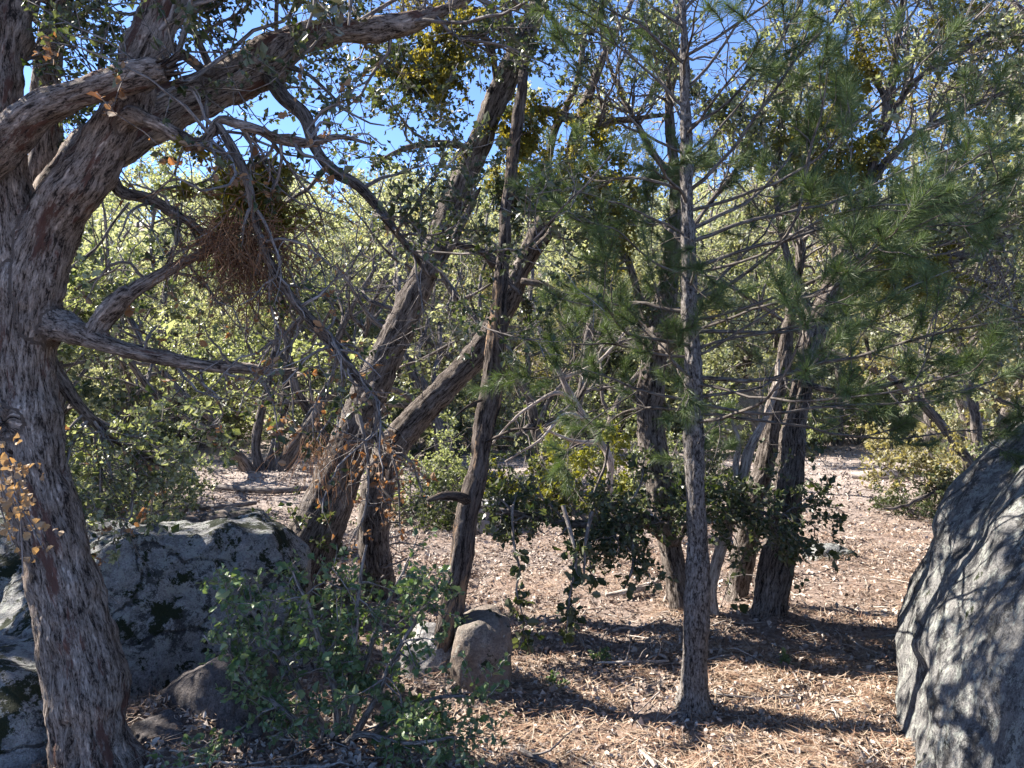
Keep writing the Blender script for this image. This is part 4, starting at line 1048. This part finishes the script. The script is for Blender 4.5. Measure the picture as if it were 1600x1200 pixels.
def place_tree(v, x, y, rz, s, label, group=None, own=False, thin=1.0):
    t = thing('oak_tree', label, 'tree', (x, y, G(x, y)), group)
    t.rotation_euler = (0, 0, rz); t.scale = (s, s, s)
    for me, nm in zip(VAR[v], ('trunk', 'crown')):
        if nm == 'crown' and own: me = gap_mesh(me, x, y, G(x, y), rz, s, thin)
        o = bpy.data.objects.new(nm, me); COL.objects.link(o); o.parent = t
        if nm == 'crown': o['kind'] = 'stuff'
    return t
def px(pxx, d): return (pxx-800)/F*d
named = [
    (6, px(415, 13.5), 13.5, .3, .95, 'many stemmed oak clump in the lit clearing at the left'),
    (0, px(235, 16), 16, 1.2, 1.05, 'grey oak beyond the clearing, left of the many stemmed clump'),
    (5, px(60, 9.6), 9.6, 2.0, .9, 'bushy oak right behind the red-barked trunk'),
    (2, px(545, 14.5), 14.5, .9, 1.0, 'oak with a forked trunk behind the leaning twin stems, left side'),
    (1, px(705, 11.5), 11.5, 2.2, 1.05, 'single stemmed dark oak between the leaning stem and the dead trunk'),
    (4, px(872, 12), 12, 3.6, .95, 'slender pale stemmed oak behind the yellow-green bush'),
    (5, px(915, 14.5), 14.5, .2, .9, 'oak with sunlit lower stems left of the grey trunk behind the pine'),
    (0, px(1085, 18.5), 18.5, 4.4, 1.1, 'oak standing directly behind the pine trunk across the glade'),
    (2, px(1290, 23), 23, 2.9, 1.2, 'distant oak at the far end of the bright path'),
    (4, px(1480, 11.5), 11.5, 5.5, 1.05, 'pale oak rising behind the huge right hand boulder'),
    (3, px(1590, 9), 9, 1.7, 1.05, 'dense oak above the right edge behind the boulder top'),
    (1, px(1420, 18), 18, .5, 1.2, 'tall oak beyond the path, above the boulder shoulder'),
    (0, px(40, 19), 19, 5.0, 1.2, 'tall oak at the far left behind the gnarled limbs'),
    (4, px(300, 18), 18, .7, 1.25, 'tallest pale oak over the left clearing'), (0, px(575, 20), 20, 2.7, 1.4, 'tall airy oak between the leaning stems'), (2, px(130, 15.5), 15.5, 3.9, 1.15, 'tall oak close behind the fork of the gnarled oak'),
    (4, px(1300, 19), 19, 1.9, 1.5, 'tall oak behind the upper pine boughs'), (0, px(1530, 14.5), 14.5, .2, 1.4, 'tall pale oak high over the huge boulder'), (3, px(1190, 22), 22, 2.2, 1.6, 'tall oak right of the pine top'), (2, px(700, 24), 24, 2.0, 1.3, 'distant oak framed by the fork of the leaning stems'),
    (2, px(340, 22), 22, 3.0, 1.15, 'hazy grey oak deep in the wood over the clearing'),
]
for a in named: place_tree(*a[:4], a[4]*1.22, a[5], own=a[2] < 17 and a[1]/a[2] < .5)
rr = np.random.default_rng(5)
grp = 'oaks of the wood behind the glade'
cnt = 0
def region(u):
    for lim, w_ in ((-.42, 'between the gnarled trunk and the left clearing'), (-.18, 'behind the many stemmed clump'), (.02, 'seen between the leaning stems and the dead trunk'), (.24, 'seen behind the pine'), (.46, 'around the far end of the bright path'), (9, 'over the huge right hand boulder')):
        if u < lim: return 'pale background oak '+w_, 'background oaks '+w_
for k in range(400):
    d = rr.uniform(18, 36); x = rr.uniform(-.74, .74)*d
    ang = x/d
    if -.5 < ang < -.28 and d < 19: continue
    if .36 < ang < .58 and d < 24: continue
    if any((x-q[0])**2+(d-q[1])**2 < 3.0**2 for q in PLACED) if k and 'PLACED' in globals() else False: continue
    if 'PLACED' not in globals(): PLACED = [(n[1], n[2]) for n in named]
    PLACED.append((x, d)); cnt += 1
    place_tree(int(rr.integers(0, 6)), x, d, rr.uniform(0, 6.28), rr.uniform(1.2, 1.6), *region(x/d))
    if cnt >= 46: break
# oaks to the left and behind, outside the frame: they throw the shade on the foreground
for v_, x, y, rz, s_, lb in [(2, -5.7, 5.9, .4, .95, 'oak outside the left edge shading the mossy boulder'), (0, -5.3, 4.1, 2.1, .95, 'oak outside the left edge beside the gnarled oak'), (4, -8.6, 8.2, 1.1, 1.0, 'tall oak outside the left edge beyond the clearing'),
                             (3, -4.6, 1.6, 3.1, .95, 'oak beside the camera on the left'), (0, -7.6, 3.0, 1.0, 1.2, 'tall oak outside the left edge behind the nearer shade oaks')]:
    place_tree(v_, x, y, rz, s_, lb, own=True, thin=.55)

# far wood on the rising ground
fw = Geo(); fb = Geo()
rr2 = np.random.default_rng(9)
keepr = RNG; RNG = rr2
for k in range(430):
    d = rr2.uniform(34, 118); x = rr2.uniform(-1, 1)*d
    z = G(x, d); hh = rr2.uniform(3.5, 9)
    n = 290
    c = rr2.normal(size=(14, 3))*np.array([1.5, 1.5, 1.1])+np.array([0, 0, hh*.62])
    p = c[rr2.integers(0, 14, n)]+rr2.normal(size=(n, 3))*.55
    put_leaves(fw, p+np.array([x, d, z]), rr2.normal(size=(n, 3)), rr2.normal(size=(n, 3))+np.array([0, 0, .5]), rr2.uniform(.26, .52, n), LEAF4, .7)
    P = np.array([[x, d, z-.3], [x+rr2.normal()*.2, d, z+hh*.3], [x+rr2.normal()*.4, d, z+hh*.7]])
    tubes(fb, P, np.array([.2, .15, .05]), 6)
RNG = keepr
wood = fw.build('far_wood', M['oak_leaf_pale'], None, 'stuff', flat=True); wood['label'] = 'distant oak wood on the rising ground'
fb.build('far_trunks', M['far_bark'], wood, 'stuff')

# ------------------------------------------------------------------ shrubs
def place_shrub(me, x, y, rz, s, label, cat='shrub', name='shrub', group=None):
    t = thing(name, label, cat, (x, y, G(x, y)), group)
    t.rotation_euler = (0, 0, rz); t.scale = (s, s, s)
    for m_, nm in zip(me, ('stems', 'foliage')):
        o = bpy.data.objects.new(nm, m_); COL.objects.link(o); o.parent = t; o['kind'] = 'stuff'
bush = shrub_mesh(301, .9, .75, 46, 'bush_leaf', .035, 8)
place_shrub(bush, px(882, 9.6), 9.6, 0, 1.35, 'bright yellow-green leafy bush sunlit in the middle distance', 'bush', 'bush')
sh1 = shrub_mesh(302, 1.1, .8, 44, 'oak_leaf', .035, 8)
bush2 = shrub_mesh(304, 1.0, .9, 40, 'oak_leaf_pale', .035, 8)
sh2 = shrub_mesh(303, .9, .9, 40, 'oak_leaf_dark', .035, 8)
for i, (m_, p_, d_, s_, lb) in enumerate([
    (sh2, 1455, 9.0, .8, 'dark leafy shrub behind the shoulder of the right hand boulder'), (sh1, 1540, 9.5, 1.1, 'olive shrub above the top of the right hand boulder'),
    (sh1, 640, 9.2, 1.0, 'shaded shrub behind the fork of the leaning twin oak'), (sh2, 780, 9.6, 1.0, 'dark scrub behind the dead trunk'), (sh2, 700, 8.6, .8, 'low dark scrub left of the pale pointed rock'),
    (sh1, 990, 10.5, 1.1, 'green scrub behind the trunk left of the pine'), (sh1, 150, 8.0, 1.0, 'leafy green shrub against the right side of the red-barked trunk'), (sh1, 225, 9.0, .9, 'green shrub at the edge of the left clearing'),
    (sh2, 1120, 11, 1.0, 'dark scrub across the glade behind the pine foot'), (sh1, 60, 9.5, 1.3, 'tall green scrub behind the mossy boulder at far left'), (sh1, 1340, 19, 1.5, 'pale scrub closing the far end of the path'),
    (sh2, 520, 17, 1.5, 'scrub behind the clearing right of the many stemmed clump'), (sh1, 850, 16, 1.6, 'scrub far behind the yellow-green bush'), (sh1, 300, 19, 1.6, 'scrub at the back of the left clearing'), (sh1, 1230, 18, 1.4, 'scrub at the left side of the bright path')]):
    place_shrub(m_, px(p_, d_), d_, i*1.3, s_, lb)

rs_ = np.random.default_rng(17)
for k in range(60):
    d_ = rs_.uniform(15.5, 27); x_ = rs_.uniform(-.8, .8)*d_; u_ = x_/d_
    if -.42 < u_ < -.27 and d_ < 20: continue
    if .36 < u_ < .56 and d_ < 23: continue
    place_shrub([sh1, bush2, sh2][k % 3], x_, d_, k*1.3, rs_.uniform(1.5, 2.4), 'pale scrub under the '+region(u_)[1], group='scrub under the '+region(u_)[1])

# the foreground scrub oak, big toothed leaves
b0 = at(500, 1150, 3.35)
t = thing('shrub', 'dark green scrub oak spreading over the foreground left of centre', 'shrub', (b0[0], b0[1], G(b0[0], b0[1])))
stems = []
for cc in [[(520, 1165, 3.4, 7), (470, 1080, 3.3, 6), (420, 1000, 3.25, 5), (385, 940, 3.2, 3)], [(530, 1165, 3.4, 7), (520, 1070, 3.3, 6), (490, 970, 3.25, 4), (460, 890, 3.2, 2)], [(540, 1165, 3.45, 7), (560, 1070, 3.4, 6), (600, 960, 3.4, 4), (640, 880, 3.4, 2)],
           [(545, 1165, 3.4, 7), (590, 1090, 3.3, 5), (620, 1020, 3.2, 4), (690, 900, 3.2, 2)], [(550, 1170, 3.4, 6), (620, 1120, 3.25, 5), (680, 1090, 3.15, 3), (760, 1090, 3.1, 2)], [(515, 1170, 3.4, 6), (450, 1120, 3.2, 5), (380, 1060, 3.1, 3), (350, 1000, 3.05, 2)],
           [(530, 1180, 3.4, 6), (560, 1150, 3.2, 5), (640, 1160, 3.05, 3), (710, 1150, 3.0, 2)], [(530, 1170, 3.4, 6), (555, 1000, 3.35, 5), (560, 930, 3.35, 3), (575, 850, 3.35, 2)]]:
    P, R = limb(cc, .03, .015, int(cc[0][0])); stems.append((P, R))
g = Geo()
for P, R in stems: tubes(g, P, R, 8)
PP, RR, W = stack(stems); W = W*np.array([1.2, 1.1, .5, .5, .5, 1.2, .7, .7])
P1, R1, W1 = grow(PP, RR, W, 105, .25, 1, .24, .3, 58, 20, .0, .25, 8, .6, .005)
P2, R2, W2 = grow(P1, R1, W1, 640, .15, 1, .13, .3, 50, 20, 0, .25, 5, .7, .003)
tubes(g, P1, np.maximum(R1, .0026), 5); tubes(g, P2, np.maximum(R2, .0016), 3)
g.build('stems', M['twig_wood'], t, 'stuff')
lf = Geo(); twig_leaves(lf, P2, 8, .025, .3, .1, LEAF9, .68, keep=False, upn=.8); lf.build('foliage', M['shrub_leaf'], t, 'stuff', flat=True)

# little seedlings
def seedling(x, y, label, s=.09):
    t = thing('seedling', label, 'plant', (x, y, G(x, y)))
    g = Geo(); lf = Geo(); k = 7
    d = unit(RNG.normal(size=(k, 3))*.6+np.array([0, 0, 1.])); P = np.empty((k, 5, 3)); P[:, 0] = [x, y, G(x, y)-.01]
    for i in range(1, 5): d = unit(d+.2*RNG.normal(size=(k, 3))); P[:, i] = P[:, i-1]+d*s/4
    tubes(g, P, np.full((k, 5), .0015), 3); g.build('stems', M['twig_wood'], t, 'stuff')
    twig_leaves(lf, P, 9, .026, .2, .2, LEAF9, .6, keep=False); lf.build('foliage', M['shrub_leaf'], t, 'stuff', flat=True)
for pxx, d_, lb in [(1222, 4.25, 'tiny green seedling in the sunlit needles right of the pine foot'), (942, 4.35, 'tiny green seedling in the litter left of the pine foot'), (865, 4.0, 'small shaded oak seedling right of the squat boulder'), (885, 4.95, 'small dark oak seedling on the litter behind the squat boulder')]:
    seedling(px(pxx, d_), d_, lb)

# ------------------------------------------------------------------ fallen branches
def fallen(pts, label, mat='bare_wood', lift=.0, r=1.0):
    """pts rows (px, depth, radius m, lift)"""
    C = []
    for p_, d_, rad, lf_ in pts:
        x = px(p_, d_); C.append([x, d_, G(x, d_)+rad*.6+lf_+.025, rad])
    A = catmull(C, .02); P, R = A[:, :3], A[:, 3]
    P = P+.008*np.stack([fbm(np.stack([np.arange(len(P))*.12, np.full(len(P), k*3.), np.full(len(P), pts[0][0]*.1)], -1), 2, k) for k in range(3)], -1)
    g = Geo(); tubes(g, P, R, 14, True, .003, 1, int(pts[0][0]))
    PP, RR, W = stack([(P, R)]); P1, R1, _ = grow(PP, RR, W, 4, .2, .9, .18, .3, 50, 15, .02, .2, 6, .5, .008)
    tubes(g, P1, R1, 6)
    o = g.build('fallen_branch', M[mat]); recentre(o, P[0]); tag(o, label, 'branch')
fallen([(945, 5.45, .016, .01), (985, 5.5, .026, .01), (1015, 5.65, .022, .03), (1050, 5.9, .015, .07)], 'pale curved fallen branch on the litter left of the grey trunks')
fallen([(1330, 12.4, .06, 0), (1380, 12.2, .09, .02), (1445, 12.6, .06, .04)], 'grey log lying across the far bright path')
fallen([(810, 3.3, .012, .0), (840, 3.2, .014, 0), (870, 3.12, .012, 0)], 'dark stick on the foreground litter below the squat boulder', 'twig_wood')
fallen([(1000, 3.3, .010, 0), (1010, 3.2, .012, 0), (1024, 3.1, .010, 0)], 'short pale stick at the bottom edge left of the pine foot')
fallen([(1120, 3.75, .007, 0), (1180, 3.7, .009, 0), (1240, 3.72, .008, .01)], 'thin twig lying beside the pine foot', 'twig_wood')
fallen([(1298, 3.62, .010, 0), (1303, 3.55, .012, 0), (1310, 3.48, .01, 0)], 'small pale splinter of wood in the sunny needles')
fallen([(930, 4.25, .008, 0), (985, 4.2, .010, .01), (1045, 4.2, .007, .02)], 'thin grey branch lying left of the pine trunk')
fallen([(1210, 4.4, .006, 0), (1235, 4.15, .008, 0), (1250, 3.95, .006, 0)], 'slender grey twig in the litter right of the pine', 'twig_wood')
fallen([(280, 9.5, .03, 0), (340, 9.2, .04, 0), (400, 9.6, .03, .02)], 'weathered branch on the lit clearing behind the mossy boulder', 'twig_wood')
fallen([(330, 11, .04, 0), (430, 10.6, .05, 0), (520, 11.2, .03, 0)], 'long grey fallen limb before the many stemmed oak clump', 'twig_wood')

# ------------------------------------------------------------------ litter: curled leaves, needles, twigs
n = 165000
d = np.exp(RNG.uniform(math.log(2.4), math.log(22), n)); x = RNG.uniform(-.95, .95, n)*d
dens = smooth(-.55, .25, fbm(np.stack([x*1.7, d*1.7, x*0], -1), 4, 41)+.25*RNG.normal(size=n)); k = RNG.random(n) < .16+.84*dens; x, d = x[k], d[k]; n = len(x)
p = np.stack([x, d, relief(x, d)+RNG.uniform(-.002, .026, n)], -1)
lf = Geo()
nr = unit(RNG.normal(size=(n, 3))*.8+np.array([0, 0, 1.]))
dd = RNG.normal(size=(n, 3)); dd = unit(dd-(dd*nr).sum(-1, keepdims=True)*nr)
sz_ = np.where(RNG.random(n) < .10, 1.45, 1.0)*RNG.uniform(.011, .028, n)*(1+.085*d); k = d < 3.7
put_leaves(lf, p[k], dd[k], nr[k], sz_[k], LEAF6, .55); put_leaves(lf, p[~k], dd[~k], nr[~k], sz_[~k], LEAF4, .6)
o = lf.build('leaf_litter', M['litter_leaf'], None, 'stuff', flat=True); o['label'] = 'tan dead oak leaves scattered over the ground'
n = 150000
d = np.exp(RNG.uniform(math.log(2.4), math.log(9), n)); x = RNG.uniform(-.75, .75, n)*d
pt3 = np.stack([x, d, x*0], -1)
wgt = smooth(-1.0, 1.6, x+.5*fbm(pt3, 2, 6))*smooth(-.45, .3, fbm(pt3*2.6, 3, 44)); k = RNG.random(n) < .12+.88*wgt; x, d = x[k], d[k]; n = len(x)
p = np.stack([x, d, relief(x, d)+RNG.uniform(.004, .036, n)], -1)
a = fbm(np.stack([x*2.2, d*2.2, x*0], -1), 2, 51)*7+RNG.normal(0, 1.0, n); dv = np.stack([np.cos(a), np.sin(a), RNG.normal(0, .16, n)], -1)
L = RNG.uniform(.06, .15, n)[:, None]; s = np.stack([-np.sin(a), np.cos(a), a*0], -1)*.0012*(1+.12*d)[:, None]
b = p+dv*L*.5+s*RNG.normal(0, 6, (n, 1)); e = p+dv*L
k = d < 4.5
V = np.stack([p-s, p+s, b+s, b-s, e], 1)[k].reshape(-1, 3); i = np.arange(k.sum())[:, None]*5
ng = Geo(); ng.add(V, np.concatenate([i, i+1, i+2, i+3], 1), np.concatenate([i+3, i+2, i+4], 1))
V = np.stack([p-s, p+s, e], 1)[~k].reshape(-1, 3); ng.add(V, t=np.arange(len(V)).reshape(-1, 3))
o = ng.build('pine_needle_litter', M['litter_needle'], None, 'stuff', flat=True); o['label'] = 'fallen orange-brown pine needles'
n = 1300
d = np.exp(RNG.uniform(math.log(2.6), math.log(14), n)); x = RNG.uniform(-.8, .8, n)*d
P = np.empty((n, 6, 3)); P[:, 0] = np.stack([x, d, relief(x, d)+.015], -1)
a = RNG.uniform(0, 6.28, n); dv = np.stack([np.cos(a), np.sin(a), np.zeros(n)], -1); L = np.exp(RNG.normal(-1.7, .5, n))[:, None]
for i in range(1, 6):
    dv = unit(dv+RNG.normal(size=(n, 3))*.2*np.array([1, 1, .2])); P[:, i] = P[:, i-1]+dv*L/5
    P[:, i, 2] = relief(P[:, i, 0], P[:, i, 1])+.012+.02*RNG.random(n)
tg = Geo(); tubes(tg, P, np.exp(RNG.normal(-5.6, .45, n))[:, None]*np.linspace(1, .5, 6)[None]*(1+.06*d)[:, None], 4)
o = tg.build('twig_litter', M['bare_wood'], None, 'stuff'); o['label'] = 'small grey twigs strewn over the litter'
